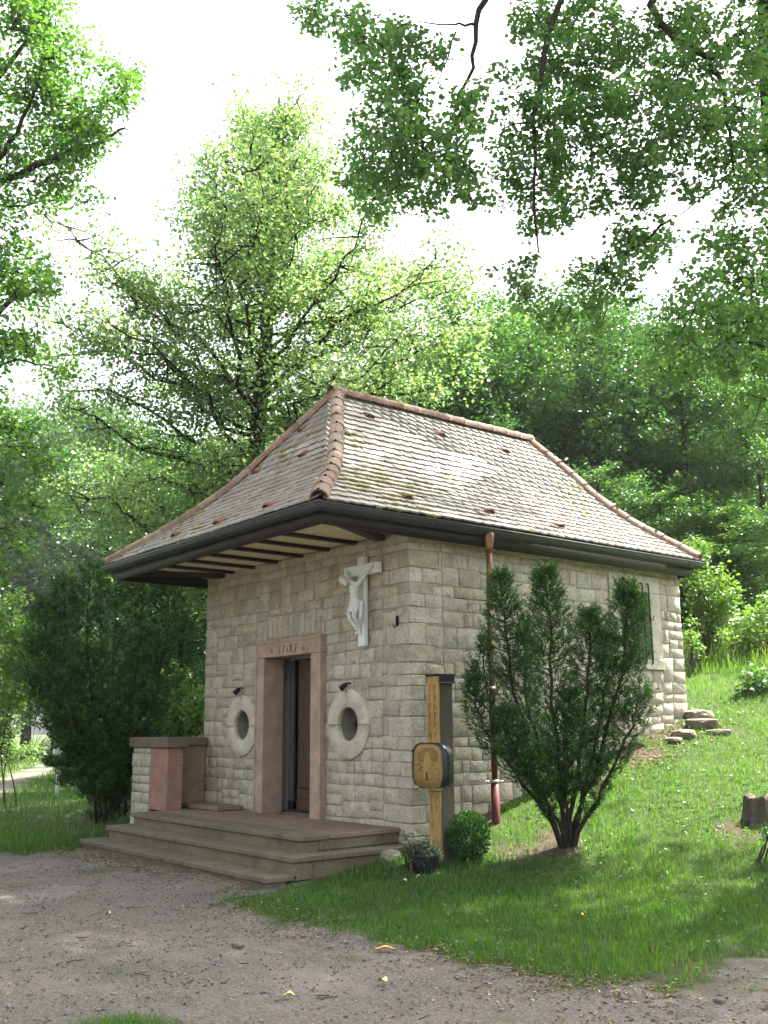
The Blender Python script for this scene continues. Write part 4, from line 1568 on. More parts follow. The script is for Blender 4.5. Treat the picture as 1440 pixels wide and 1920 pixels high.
P = at(112, 1400, 20.5)
gzs = gz(P[0], P[1])
sg = thing('notice_post', (P[0], P[1], gzs), 'small white notice post behind the dark yew beside the path', 'sign')
box('post', (P[0] - .03, P[1] - .03, gzs - .1), (P[0] + .03, P[1] + .03, gzs + .95), M['white'], sg, .004)
box('board', (P[0] - .04, P[1] - .12, gzs + .5), (P[0] + .045, P[1] + .12, gzs + .9), M['white'], sg, .004)
box('board', (P[0] - .04, P[1] - .10, gzs + 1.0), (P[0] + .045, P[1] + .10, gzs + 1.2), M['white'], sg, .004)


def big_leaf(name, P, ln, wd, rot, label, mat):
    V_ = []
    n_ = 8
    for k in range(n_ + 1):
        t_ = k / n_
        w_ = wd * math.sin(math.pi * min(1, t_ * .9 + .08)) ** .8
        for s_ in (-1, 0, 1):
            V_.append((ln * (t_ - .5), s_ * w_, .012 + .012 * abs(s_) + .02 * math.sin(t_ * 3) ** 2))
    V_ = np.array(V_)
    c, s = math.cos(rot), math.sin(rot)
    V_ = np.stack([V_[:, 0] * c - V_[:, 1] * s + P[0], V_[:, 0] * s + V_[:, 1] * c + P[1], V_[:, 2] + P[2]], 1)
    F_ = [(k * 3 + j, k * 3 + j + 1, k * 3 + j + 4, k * 3 + j + 3) for k in range(n_) for j in range(2)]
    link(name, npmesh(name, V_, np.array(F_), M[mat]), None, label, 'leaf')


M['yellow'] = mat_plain('yellow_leaf', (0.55, 0.38, 0.05), 0.6, 0.2, 30)
M['paleleaf'] = mat_plain('pale_leaf', (0.5, 0.46, 0.22), 0.6, 0.2, 30)
for uv, ln, wd, rot, lab, mt in (((722, 1786), .14, .028, .85, 'bright yellow fallen leaf at the edge of the lawn', 'yellow'), ((718, 1846), .07, .03, .2, 'pale cream fallen leaf on the gravel below the yellow one', 'paleleaf'),
                                 ((542, 1874), .07, .028, .9, 'pale green fallen leaf on the gravel at the bottom', 'paleleaf'), ((757, 1656), .07, .035, .4, 'cream leaf lying on the lawn below the flower pot', 'paleleaf'),
                                 ((786, 1648), .06, .02, 1.4, 'tan leaf lying on the lawn right of the cream one', 'paleleaf'), ((1090, 1722), .06, .025, .3, 'orange brown leaf in the middle of the lawn', 'yellow'), ((203, 1718), .05, .02, 0.6, 'small cream leaf on the open gravel', 'paleleaf')):
    big_leaf('fallen_leaf', at_ground(*uv), ln, wd, rot, lab, mt)

# ------------------------------------------------------------------ foliage tools


def unit(a):
    return a / (np.linalg.norm(a, axis=-1, keepdims=True) + 1e-9)


def leaf_cards(P, A, N, S, shape='diamond', wid=0.36, fold=0.10):
    """Leaves at P, pointing along A, facing N, length S."""
    A = unit(A)
    B = unit(np.cross(N, A))
    N = np.cross(A, B)
    S = S[:, None]
    if shape == 'diamond':
        pts = [(0, 0, 0), (.45, wid, fold), (1, 0, 0), (.45, -wid, fold)]
        quads = [(0, 1, 2, 3)]
    elif shape == 'round':
        pts = [(0, 0, 0), (.22, wid, fold), (.62, wid * .86, fold), (1, 0, -.06), (.62, -wid * .86, fold), (.22, -wid, fold)]
        quads = [(0, 1, 2, 3), (0, 3, 4, 5)]
    else:                        # needle
        pts = [(0, wid, 0), (0, -wid, 0), (1, 0, 0)]
        quads = [(0, 1, 2)]
    V = np.stack([P + S * (a * A + b * B + c * N) for a, b, c in pts], 1)
    n, k = len(P), len(pts)
    base = (np.arange(n) * k)[:, None]
    F = np.concatenate([base + np.array(q)[None, :] for q in quads])
    return V.reshape(-1, 3), F, k


def foliage(name, C, R, per, size, mat, rng, shape='diamond', wid=0.36, flat=0.65, droop=0.35, lohi=(0, 1), radial=None, upbias=0.9):
    m = len(C)
    cnt = rng.poisson(per, m)
    idx = np.repeat(np.arange(m), cnt)
    n = len(idx)
    D = rng.normal(0, 1, (n, 3))
    D = unit(D) * (rng.random((n, 1)) ** 0.45)
    P = C[idx] + D * R[idx][:, None] * np.array([1, 1, flat])
    A = unit(rng.normal(0, 1, (n, 3)) * np.array([1, 1, .45]) + np.array([0, 0, -droop]) + D * .5)
    Nn = unit(rng.normal(0, .62, (n, 3)) + np.array([0, 0, upbias]))
    S = size * rng.uniform(.65, 1.25, n)
    V, F, k = leaf_cards(P, A, Nn, S, shape, wid)
    cl = rng.random(m)
    r = np.clip(lohi[0] + (lohi[1] - lohi[0]) * (.35 * cl[idx] + .65 * rng.random(n)), 0, 1)
    return npmesh(name, V, F, mat, rnd=np.repeat(r, k))


def wiggle(p0, p1, n, amp, rng, sag=0.0):
    t_ = np.linspace(0, 1, n)[:, None]
    P = np.array(p0) * (1 - t_) + np.array(p1) * t_
    L_ = np.linalg.norm(np.array(p1) - np.array(p0))
    w = np.cumsum(rng.normal(0, 1, (n, 3)), 0)
    w = (w - w[0]) - t_ * (w[-1] - w[0])
    P = P + w * amp * L_ / math.sqrt(n)
    P[:, 2] -= sag * L_ * (4 * t_ * (1 - t_))[:, 0]
    return P


def limb_tree(rng, height, env, first, nlimb, trunk_r, lean=(0, 0), rise=0.55, spacing=0.42, clus_r=0.42, skip=0.0, curve=0.15, tips=True):
    """A tree standing at the origin: returns wood accumulator and leaf cluster centres and radii. env(z) = crown radius."""
    wood = Acc()
    m = 14
    zt = np.linspace(-0.3, height, m)
    tr = np.stack([lean[0] * np.maximum(zt / height, 0) ** 1.3, lean[1] * np.maximum(zt / height, 0) ** 1.3, zt], 1)
    wob = np.cumsum(rng.normal(0, .035 * height / 10, (m, 2)), 0)
    tr[2:, :2] += wob[2:] * .6
    wood.tube(tr, trunk_r * np.clip(1.06 - (zt / height), .04, 1.25) ** .8 * np.where(zt < .2, 1.3, 1), 9)
    C, R = [], []
    ang = rng.random() * 6
    for i in range(nlimb):
        f = (i + rng.random() * .7) / nlimb
        zb = first + (height * 0.97 - first) * f ** 0.92
        ang += 2.4 + rng.normal(0, .35)
        base = np.array([np.interp(zb, zt, tr[:, k]) for k in range(3)])
        ln = env(zb) * rng.uniform(.75, 1.12)
        if ln < .15:
            continue
        up = rise * (0.45 + 0.9 * f)
        tip = base + ln * np.array([math.cos(ang), math.sin(ang), up])
        n = max(5, int(ln / .35) + 3)
        lb = wiggle(base, tip, n, .10, rng, sag=-curve * (.5 - f))
        wood.tube(lb, trunk_r * (.07 + .18 * (1 - f)) * np.linspace(1, .12, n), 5, cap=False)
        seg = np.linalg.norm(lb[-1] - lb[0])
        k = max(2, int(seg / spacing))
        for t_ in np.linspace(.22, 1.0, k):
            if rng.random() < skip:
                continue
            p = np.array([np.interp(t_, np.linspace(0, 1, n), lb[:, q]) for q in range(3)])
            side = rng.normal(0, 1, 3) * np.array([1, 1, .45])
            off = (0.12 + .33 * ln * (1 - abs(t_ - .55)) * .6) * rng.uniform(.2, 1.0)
            nn = 1 if t_ > .9 else (2 if rng.random() < .7 else 3)
            for q in range(nn):
                side = unit(rng.normal(0, 1, 3) * np.array([1, 1, .4]))
                c = p + side * off * (0 if t_ > .97 else rng.uniform(.4, 1.2))
                C.append(c)
                R.append(clus_r * rng.uniform(.65, 1.2))
                if np.linalg.norm(c - p) > .15:
                    wood.tube(wiggle(p, c, 4, .06, rng), np.linspace(.014, .004, 4) * (trunk_r / .16), 3, cap=False)
    return wood, np.array(C), np.array(R)


def place(name, wood, crown, loc, label, cat, group=None, bark='bark', wname='trunk', cname='crown', scale=1.0, rot=0.0):
    """wood / crown are meshes standing at the origin."""
    o = thing(name, (0, 0, 0), label, cat, group)
    w = link(wname, wood, o)
    c = link(cname, crown, o)
    o.location = loc
    o.scale = (scale,) * 3 if np.isscalar(scale) else scale
    o.rotation_euler = (0, 0, rot)
    return o


def copy_tree(src, loc, scale, rot, label):
    r = src.copy()
    COL.objects.link(r)
    r.location, r.scale, r.rotation_euler = loc, ((scale,) * 3 if np.isscalar(scale) else scale), (0, 0, rot)
    r['label'] = label
    for ch in src.children:
        c = ch.copy()
        COL.objects.link(c)
        c.parent = r
    return r


# ------------------------------------------------------------------ flowering linden behind the chapel
rg = np.random.default_rng(21)
lz, lr = [0, 2.4, 3.2, 4.4, 6.0, 7.5, 8.6, 9.4, 10.4, 11.6, 12.8, 13.6], [0, 1.6, 3.4, 4.5, 4.6, 4.2, 3.5, 2.3, 1.65, 1.4, .95, .3]
lx, ly = -7.05, 2.15
wood, C, R = limb_tree(rg, 13.6, lambda z: float(np.interp(z, lz, lr)), 2.7, 98, .24, lean=(.25, .1), rise=.58, spacing=.36, clus_r=.42, skip=.03)
crown = foliage('crown', C, R * 1.1, 74, .082, M['linden'], rg, 'diamond', .34, .75, .5)
place('linden_tree', wood.mesh('trunk', M['barkdark']), crown, (lx, ly, gz(lx, ly)), 'tall pale flowering linden rising behind the chapel roof', 'tree')

# ------------------------------------------------------------------ tree at the picture's left edge
rg = np.random.default_rng(22)
tb = at(-190, 1400, 13.3)
tb[2] = gz(tb[0], tb[1])
LT = thing('oak_tree', tuple(tb), 'bright green tree reaching in above the linden from outside the picture', 'tree')
wood = Acc()
trunk = [tb - [0, 0, .3], at(-190, 1100, 13.3), at(-180, 800, 13.4), at(-150, 500, 13.4), at(-100, 250, 13.4), at(-60, 50, 13.3), at(-40, -150, 13.2)]
wood.tube(np.array(trunk), [.36, .28, .25, .21, .17, .12, .06], 10)
limbs = [([(-160, 470, 13.4), (-60, 390, 13.3), (0, 340, 13.2), (110, 298, 13.1), (180, 272, 13.0), (235, 240, 12.9)], .085),
         ([(-130, 450, 13.4), (-40, 385, 13.6), (60, 386, 13.7), (140, 366, 13.8)], .035),
         ([(-120, 330, 13.4), (-20, 320, 13.0), (30, 250, 12.9), (70, 150, 12.8), (105, 40, 12.7)], .05),
         ([(-170, 700, 13.4), (-60, 620, 13.3), (10, 575, 13.2), (60, 545, 13.2), (115, 545, 13.1)], .06),
         ([(-170, 800, 13.4), (-60, 700, 13.5), (40, 672, 13.5), (110, 690, 13.5)], .04),
         ([(-100, 240, 13.4), (0, 150, 13.6), (80, 30, 13.7), (120, -60, 13.8)], .05),
         ([(-180, 900, 13.4), (-90, 850, 13.4), (-20, 830, 13.3), (60, 850, 13.2)], .04), ([(-185, 1000, 13.4), (-90, 960, 13.5), (-10, 950, 13.6), (50, 990, 13.7)], .035)]
for pts, r in limbs:
    P = np.array([at(*p) for p in pts])
    s = np.linspace(0, 1, len(P))
    ss_ = np.linspace(0, 1, len(P) * 3)
    P = np.stack([np.interp(ss_, s, P[:, k]) for k in range(3)], 1)
    P[1:-1] += rg.normal(0, .02, P[1:-1].shape)
    wood.tube(P, r * np.linspace(1, .15, len(P)), 7)
blobs = [(30, 40, 60, 14), (90, 100, 60, 14), (40, 170, 65, 14), (110, 190, 45, 9), (20, 290, 50, 10), (90, 265, 45, 9), (140, 255, 40, 9), (190, 235, 38, 8), (215, 180, 30, 6), (235, 140, 25, 4), (150, 290, 35, 5),
         (90, 330, 40, 6), (30, 385, 35, 4), (110, 360, 35, 5), (160, 370, 25, 3), (-10, 460, 50, 7), (40, 505, 48, 10), (25, 550, 50, 9), (80, 545, 28, 4), (20, 640, 40, 6), (60, 660, 45, 7), (110, 690, 30, 4), (-40, 300, 80, 14),
         (-60, 150, 90, 18), (-50, 550, 80, 14), (-60, 700, 70, 12), (80, -40, 80, 16), (0, -80, 90, 18), (-80, 0, 100, 18), (150, 60, 25, 2), (170, 130, 20, 2), (0, 800, 45, 8), (50, 830, 45, 7), (90, 870, 35, 4), (10, 900, 50, 8), (60, 940, 40, 6), (0, 980, 45, 7), (45, 1010, 30, 4), (15, 1060, 35, 4)]
Cc, Rr = [], []
for u, v, r, n in blobs:
    for k in range(int(n * 1.6)):
        a, q = rg.uniform(0, 2 * math.pi), math.sqrt(rg.random())
        d = 13.2 + rg.normal(0, .45)
        c = at(u + r * q * math.cos(a), v + r * q * math.sin(a), d)
        Cc.append(c)
        Rr.append(rg.uniform(.16, .30))
        e = at(u + rg.normal(0, r * .2), v + r * .2, d)
        if rg.random() < .6:
            wood.tube(wiggle(e, c, 4, .08, rg), np.linspace(.012, .004, 4), 3, cap=False)
link('trunk', wood.mesh('trunk', M['barkdark']), LT)
link('crown', foliage('crown', np.array(Cc), np.array(Rr), 46, .072, M['leftleaf'], rg, 'diamond', .36, .8, .2), LT)

# ------------------------------------------------------------------ broad tree whose boughs hang in from above
rg = np.random.default_rng(23)
tb = at(1560, 1560, 9.6)
tb[2] = gz(tb[0], tb[1])
FT = thing('beech_tree', tuple(tb), 'broad leafy tree hanging its dark boughs over the lawn from above', 'tree')
wood = Acc()
trunk = [tb - [0, 0, .3], tb + [0, 0, .5], at(1540, 1000, 9.6), at(1500, 500, 9.7), at(1462, 200, 9.8), at(1450, -100, 9.9), at(1400, -500, 10.3), at(1380, -900, 10.8), at(1340, -1300, 11.2), at(1300, -1700, 11.5)]
wood.tube(np.array(trunk), [.36, .27, .24, .21, .18, .17, .15, .12, .09, .04], 12)
limbs = [([(1450, -120, 9.9), (1330, -110, 9.6), (1215, 0, 9.3), (1250, 60, 9.1), (1330, 112, 8.95), (1358, 170, 8.8), (1365, 240, 8.7), (1378, 330, 8.65)], .05),
         ([(1330, 112, 8.95), (1370, 75, 9.1), (1420, 40, 9.3), (1455, 10, 9.6)], .025), ([(1358, 170, 8.8), (1250, 165, 8.9), (1180, 190, 9.0)], .018),
         ([(1430, -250, 9.9), (1150, -150, 9.4), (1045, 0, 9.1), (1012, 150, 8.9), (1000, 225, 8.9), (1004, 370, 8.8), (1010, 475, 8.75)], .04),
         ([(1400, -400, 9.9), (1050, -160, 9.5), (905, 0, 9.2), (893, 60, 9.15), (882, 140, 9.1), (838, 235, 9.05)], .045), ([(893, 46, 9.15), (850, 48, 9.2), (765, 38, 9.3)], .016), ([(855, 60, 9.1), (828, 130, 9.1), (812, 190, 9.1)], .010),
         ([(1000, 225, 8.9), (960, 235, 9.0), (900, 260, 9.1)], .012), ([(1462, 250, 9.8), (1400, 300, 9.5), (1335, 355, 9.3), (1258, 412, 9.1)], .022),
         ([(1490, 480, 9.7), (1420, 520, 9.5), (1350, 560, 9.3), (1260, 600, 9.1)], .025), ([(1500, 620, 9.7), (1440, 650, 9.5), (1380, 640, 9.3), (1310, 660, 9.2)], .022), ([(1258, 412, 9.1), (1180, 470, 9.0), (1080, 560, 8.9)], .013),
         ([(1450, -120, 9.9), (1300, -200, 8.2), (1150, -300, 7.0)], .07), ([(1400, -400, 10), (1250, -500, 12), (1000, -520, 13)], .07), ([(1440, -200, 10), (1600, -300, 11), (1800, -350, 12)], .08), ([(1440, -200, 10), (1600, -500, 8.5), (1750, -700, 7)], .08)]
for pts, r in limbs:
    P = np.array([at(*p) for p in pts])
    s = np.linspace(0, 1, len(P))
    ss_ = np.linspace(0, 1, len(P) * 3)
    P = np.stack([np.interp(ss_, s, P[:, k]) for k in range(3)], 1)
    P[1:-1] += rg.normal(0, .012, P[1:-1].shape)
    wood.tube(P, r * np.linspace(1, .2, len(P)), 7)
# hanging sprays, surveyed: centre, spread, how many
blobs = [(590, 20, 40, 5), (650, 45, 45, 8), (700, 85, 50, 9), (760, 60, 45, 7), (680, 140, 40, 6), (740, 150, 45, 8), (800, 110, 40, 5), (780, 200, 45, 8), (720, 230, 50, 8), (690, 290, 45, 8), (740, 300, 50, 10), (800, 280, 45, 9), (670, 330, 35, 5), (700, 370, 40, 6), (760, 350, 40, 6), (815, 385, 22, 2), (850, 250, 50, 9), (860, 320, 50, 8), (890, 360, 35, 4), (880, 200, 40, 4),
         (1000, 30, 45, 7), (1060, 60, 55, 11), (1120, 40, 55, 11), (1180, 90, 60, 13), (1040, 130, 50, 10), (1100, 140, 60, 13), (970, 130, 25, 2), (980, 200, 45, 5), (1050, 210, 60, 13), (1120, 220, 60, 13), (1190, 200, 60, 13), (1250, 140, 55, 11), (1260, 40, 45, 8), (1320, 50, 55, 11), (1390, 60, 60, 14), (1430, 140, 60, 14), (1310, 150, 55, 10), (1380, 220, 60, 13), (1300, 230, 60, 13), (1240, 270, 60, 12), (960, 290, 45, 7), (1010, 310, 55, 10), (1080, 300, 55, 10), (1150, 290, 55, 10), (950, 350, 40, 5), (1010, 390, 45, 7), (1080, 380, 45, 7), (1140, 370, 40, 6), (1220, 340, 40, 6), (1310, 320, 45, 8), (1380, 320, 50, 9), (1430, 300, 50, 9),
         (980, 510, 28, 3), (985, 560, 30, 4), (1040, 590, 40, 7), (1100, 540, 42, 7), (1150, 500, 40, 6), (1180, 460, 38, 5), (1230, 480, 35, 5), (1120, 590, 38, 5), (1180, 545, 35, 4), (1240, 430, 30, 3), (1210, 400, 35, 3),
         (1400, 400, 45, 7), (1435, 470, 50, 9), (1380, 470, 40, 6), (1330, 460, 30, 3), (1390, 540, 55, 11), (1320, 540, 45, 8), (1280, 590, 45, 8), (1340, 610, 50, 10), (1400, 620, 50, 10), (1440, 600, 50, 8), (1290, 660, 45, 7), (1250, 700, 38, 5), (1220, 640, 28, 3), (1225, 755, 18, 1), (1350, 680, 40, 5), (1410, 700, 45, 6), (1430, 760, 40, 5), (1290, 710, 28, 2), (1480, 550, 70, 12), (1490, 300, 80, 16), (1480, 700, 60, 10), (1500, 100, 80, 16)]
Cc, Rr = [], []
for u, v, r, n in blobs:
    dm = 9.0 + .55 * math.sin(u * .013) + .3 * math.sin(v * .021)
    for k in range(int(round(n * 1.35))):
        a, q = rg.uniform(0, 2 * math.pi), math.sqrt(rg.random())
        d = dm + rg.normal(0, .35) + (0.8 * rg.random() if u > 1200 else 0)
        c = at(u + r * q * math.cos(a), v + r * q * math.sin(a), d)
        Cc.append(c)
        Rr.append(rg.uniform(.10, .21))
        if rg.random() < .55:
            e = at(u + rg.normal(0, r * .3), v - r * .35, d + rg.normal(0, .1))
            wood.tube(wiggle(e, c, 4, .08, rg), np.linspace(.008, .003, 4), 3, cap=False)
Cc, Rr = np.array(Cc), np.array(Rr)
# the rest of the crown overhead, out of the picture, which shades lawn and gravel
U = []
for n, cen_, rad_ in ((2300, (3.6, 5.1, 14.6), (7.2, 5.2, 3.2)), (1500, (1.5, 6.0, 18.0), (7.0, 4.5, 2.6)), (700, (5.5, 0.5, 10.5), (5.0, 4.5, 2.5))):
    D = unit(rg.normal(0, 1, (n, 3))) * (rg.random((n, 1)) ** .4)
    U.append(np.array(cen_) + D * np.array(rad_))
U = np.concatenate(U)
pu = pix(U)
keep = (pu[:, 2] < .5) | (pu[:, 1] < -60) | (pu[:, 0] > 1560)
keep &= np.linalg.norm(U - CAM_POS, axis=1) > 3
keep &= fbm(U, .45, 77, 2) > .34
U = U[keep]
link('trunk', wood.mesh('trunk', M['barkdark']), FT)
link('crown', foliage('crown', Cc, Rr, 44, .047, M['foreleaf'], rg, 'round', .42, .65, .25), FT)
link('crown', foliage('crown', U, np.full(len(U), .42), 24, .11, M['foreleaf'], rg, 'round', .42, .6, .25), FT)

# ------------------------------------------------------------------ woodland behind
rg = np.random.default_rng(31)
protos = []
specs = [(12, [0, 2, 3.2, 5.5, 8.5, 11, 12], [0, .8, 2.4, 2.9, 2.5, 1.2, .2], 2.2, 46, .17, .55, 'forest', .125), (13, [0, 1.5, 2.5, 5, 9, 12, 13], [0, 1.2, 2.3, 2.6, 2.2, 1.0, .15], 1.6, 52, .15, .75, 'forestb', .12),
         (11, [0, 1, 2, 4, 7, 10, 11], [0, 1.8, 2.8, 3.3, 2.9, 1.5, .3], 1.2, 46, .16, .5, 'forest', .13), (10, [0, .8, 1.6, 4, 7, 9, 10], [0, 2.0, 2.6, 2.9, 2.4, 1.1, .2], .8, 44, .14, .6, 'forestb', .125)]
for h, ez, er, first, nl, tr_, rise, mt, ls in specs:
    wood, C, R = limb_tree(rg, h, lambda z, ez=ez, er=er: float(np.interp(z, ez, er)), first, nl, tr_, rise=rise, spacing=.5, clus_r=.5, skip=.05)
    protos.append((wood.mesh('trunk', M['barkdark']), foliage('crown', C, R * 1.05, 62, ls * .88, M[mt], rg, 'diamond', .38, .7, .35), h))
wspots = [  # photo column, depth, row of the tree top, kind, label
    (838, 27, 585, 0, 'forest tree just right of the linden above the roof ridge'), (885, 24, 465, 1, 'tall pale grey green forest tree standing above the others over the ridge'), (962, 26, 505, 0, 'dark forest tree above the far end of the ridge'),
    (1035, 23.5, 535, 1, 'slim forest tree behind the end of the ridge'), (1105, 27, 485, 0, 'forest tree with bare lower trunk behind the rear hip'), (1165, 24, 505, 1, 'pale forest tree below the gap in the hanging boughs'),
    (1240, 26, 535, 2, 'broad dark forest tree above the lower rear hip'), (1320, 23, 595, 3, 'bushy forest tree right of the rear eave'), (1400, 25, 545, 2, 'broad forest tree below the hanging boughs at the right'), (1470, 22, 680, 3, 'forest tree at the right picture edge above the bushes'),
    (1080, 35, 505, 2, 'far forest tree glimpsed behind the ridge end'), (920, 36, 545, 3, 'far forest tree behind the tall pale one'), (1200, 35, 545, 0, 'far forest tree in the second row over the rear hip'), (1300, 36, 545, 1, 'far slim forest tree between the broad ones'), (1420, 34, 505, 0, 'far forest tree highest up the slope at the right'), (1000, 42, 585, 2, 'distant forest tree deep behind the ridge'),
    (1150, 20.5, 850, 3, 'low leafy forest tree leaning over the rear hip'), (1270, 21, 900, 3, 'low dark young tree behind the rear eave corner'), (1500, 30, 545, 2, 'forest tree beyond the right picture edge'),
    (-60, 58, 740, 2, 'broad tree in the wood at the left edge beyond the path'), (50, 56, 770, 3, 'bushy tree of the wood above the bright path'), (140, 60, 740, 2, 'tree of the wood behind the dark yew'), (230, 54, 790, 3, 'leafy tree of the wood over the top of the dark yew'),
    (320, 50, 770, 2, 'tree of the wood behind the lower linden boughs'), (400, 27, 820, 3, 'tree of the wood behind the linden trunk'), (500, 30, 760, 2, 'tree of the wood behind the front hip'), (590, 28, 720, 3, 'tree of the wood behind the peak of the roof'), (690, 30, 660, 0, 'tree of the wood behind the linden, left of the ridge gap'), (760, 33, 720, 1, 'slim tree in the low gap beside the linden'),
    (110, 66, 700, 3, 'leafy tree of the wood just above the dark yew'), (205, 64, 730, 3, 'dense tree behind the left eave'), (300, 28, 770, 2, 'broad dense tree behind the lower linden boughs'), (395, 22.5, 830, 3, 'low dense tree beside the linden trunk'), (10, 68, 720, 2, 'tall broad tree at the left edge over the path'), (930, 22.5, 720, 3, 'low dense tree behind the middle of the ridge'), (1010, 29, 505, 2, 'broad tall tree of the wood over the far ridge'), (1190, 29, 505, 2, 'broad tall tree of the wood over the rear hip'), (1350, 29, 515, 0, 'tall tree of the wood above the light shrub'), (1400, 20.5, 930, 3, 'low dark tree behind the light shrub'), (800, 28, 595, 3, 'dense tree filling the gap beside the linden'), (-20, 72, 720, 0, 'far tree in the wood at the left edge'), (170, 74, 720, 0, 'far tree of the wood behind the yew top'), (330, 22, 1000, 3, 'low shady tree between the yew and the chapel eave')]
kind_first = {}
for k, (u, d, vt, kd, lab) in enumerate(wspots):
    g = at(u, 1362, d)
    z0 = gz(g[0], g[1])
    zt = at(u, vt, d)[2]
    s = (zt - z0) / protos[kd][2]
    sc_ = (max(s, .55) * rg.uniform(.95, 1.15),) * 2 + (s,)
    if kd not in kind_first:
        kind_first[kd] = place('forest_tree', protos[kd][0], protos[kd][1], (g[0], g[1], z0), lab, 'tree', 'trees of the wood behind the chapel', scale=sc_, rot=rg.random() * 6)
    else:
        copy_tree(kind_first[kd], (g[0], g[1], z0), sc_, rg.random() * 6, lab)


# ------------------------------------------------------------------ bushes
def bush(name, u, vb, d, blobs, n, size, mat, label, cat='bush', per=30, cr=.22, shape='diamond', stems=4):
    g = at(u, vb, d)
    z0 = gz(g[0], g[1])
    o = thing(name, (g[0], g[1], z0), label, cat)
    C, w = [], Acc()
    vol = np.array([b[2] ** 2 for b in blobs], float)
    for b, c in zip(blobs, (n * vol / vol.sum()).astype(int) + 1):
        for k in range(c):
            a, q = rg.uniform(0, 2 * math.pi), math.sqrt(rg.random())
            C.append(at(b[0] + b[2] * q * math.cos(a), b[1] + b[2] * q * math.sin(a), d + rg.normal(0, b[2] / FPX * d * .6)))
    C = np.array(C)
    C[:, 2] = np.maximum(C[:, 2], ground_z(C[:, :2]) + .08)
    for c in C[::stems]:
        w.tube(wiggle((g[0] + rg.normal(0, .1), g[1] + rg.normal(0, .1), z0 - .05), c, 5, .07, rg, -.05), np.linspace(.016, .004, 5), 4, cap=False)
    link('stem', w.mesh('stem', M['bark']), o)
    link('foliage', foliage('foliage', C, np.full(len(C), cr), per, size, mat, rg, shape, .38, .8, .2), o)
    return o


bush('shrub', 1330, 1215, 18.5, [(1320, 1060, 45), (1345, 1100, 50), (1310, 1120, 40), (1350, 1160, 45), (1320, 1180, 40), (1300, 1030, 25)], 120, .075, M['bush'], 'sunlit light green shrub behind the far chapel corner')
bush('shrub', 1405, 1235, 17.5, [(1390, 1190, 35), (1425, 1170, 40), (1440, 1210, 40), (1380, 1215, 25), (1450, 1140, 35)], 90, .07, M['bush'], 'low sunlit bush on the meadow at the right edge')
bush('shrub', 1300, 1225, 17.0, [(1296, 1190, 14), (1300, 1215, 16), (1300, 1160, 8)], 16, .06, M['bush'], 'small upright yellow green sapling beside the far wall corner', per=18, cr=.12)
bush('shrub', 345, 1385, 17.0, [(350, 1330, 35), (330, 1350, 35), (370, 1360, 30), (310, 1370, 25), (375, 1310, 22)], 80, .07, M['bush'], 'bright green bush between the dark yew and the parapet')
bush('shrub', 20, 1360, 19.0, [(15, 1150, 45), (30, 1210, 45), (5, 1270, 45), (40, 1300, 25), (60, 1230, 30), (5, 1340, 40), (-20, 1400, 40)], 150, .085, M['bush'], 'sunlit bush hanging over the path at the left edge', stems=70)
bush('shrub', 30, 1420, 36.0, [(20, 1408, 22), (60, 1412, 18), (-10, 1405, 25)], 60, .09, M['bush'], 'low bright weeds beyond the left path', 'weeds', stems=40)
bush('shrub', 60, 1390, 50.0, [(0, 1340, 60), (90, 1340, 60), (180, 1330, 60), (280, 1320, 60), (100, 1290, 60)], 160, .12, M['forest'], 'dark undergrowth at the foot of the wood at the left', 'undergrowth', stems=12)
bush('shrub', 1420, 1300, 15.0, [(1400, 1275, 25), (1430, 1280, 28), (1440, 1300, 20)], 40, .06, M['forestb'], 'patch of tall leafy weeds in the meadow grass', 'weeds', per=18, cr=.14)
bush('shrub', 1432, 1570, 9.6, [(1437, 1562, 14), (1446, 1572, 14)], 12, .035, M['forest'], 'small dark weeds growing beside the tree stump', 'weeds', per=16, cr=.08)
bush('shrub', 770, 1610, 10.0, [(765, 1590, 12), (775, 1605, 12), (762, 1570, 8)], 14, .03, M['forestb'], 'small pale weeds at the corner beside the flower pot', 'weeds', per=16, cr=.06)


# ------------------------------------------------------------------ yews
def shoots(P, D, rng, ln, per, nl, wid):
    """Needles ranked along short shoots."""
    n = len(P)
    D = unit(D)
    ref = unit(np.cross(D, rng.normal(0, 1, (n, 3))))
    out = []
    t_ = rng.random((n, per))
    s = np.where(rng.random((n, per)) < .5, 1, -1)
    A0 = np.repeat(D, per, 0)
    B0 = np.repeat(ref, per, 0)
    base = np.repeat(P, per, 0) + A0 * (t_.ravel() * np.repeat(ln, per))[:, None]
    A = unit(A0 * .75 + B0 * (s.ravel() * .8)[:, None] + rng.normal(0, .25, A0.shape))
    N = unit(np.cross(A0, B0) + rng.normal(0, .4, A0.shape))
    S = nl * rng.uniform(.7, 1.2, n * per)
    return base, A, N, S, t_.ravel()


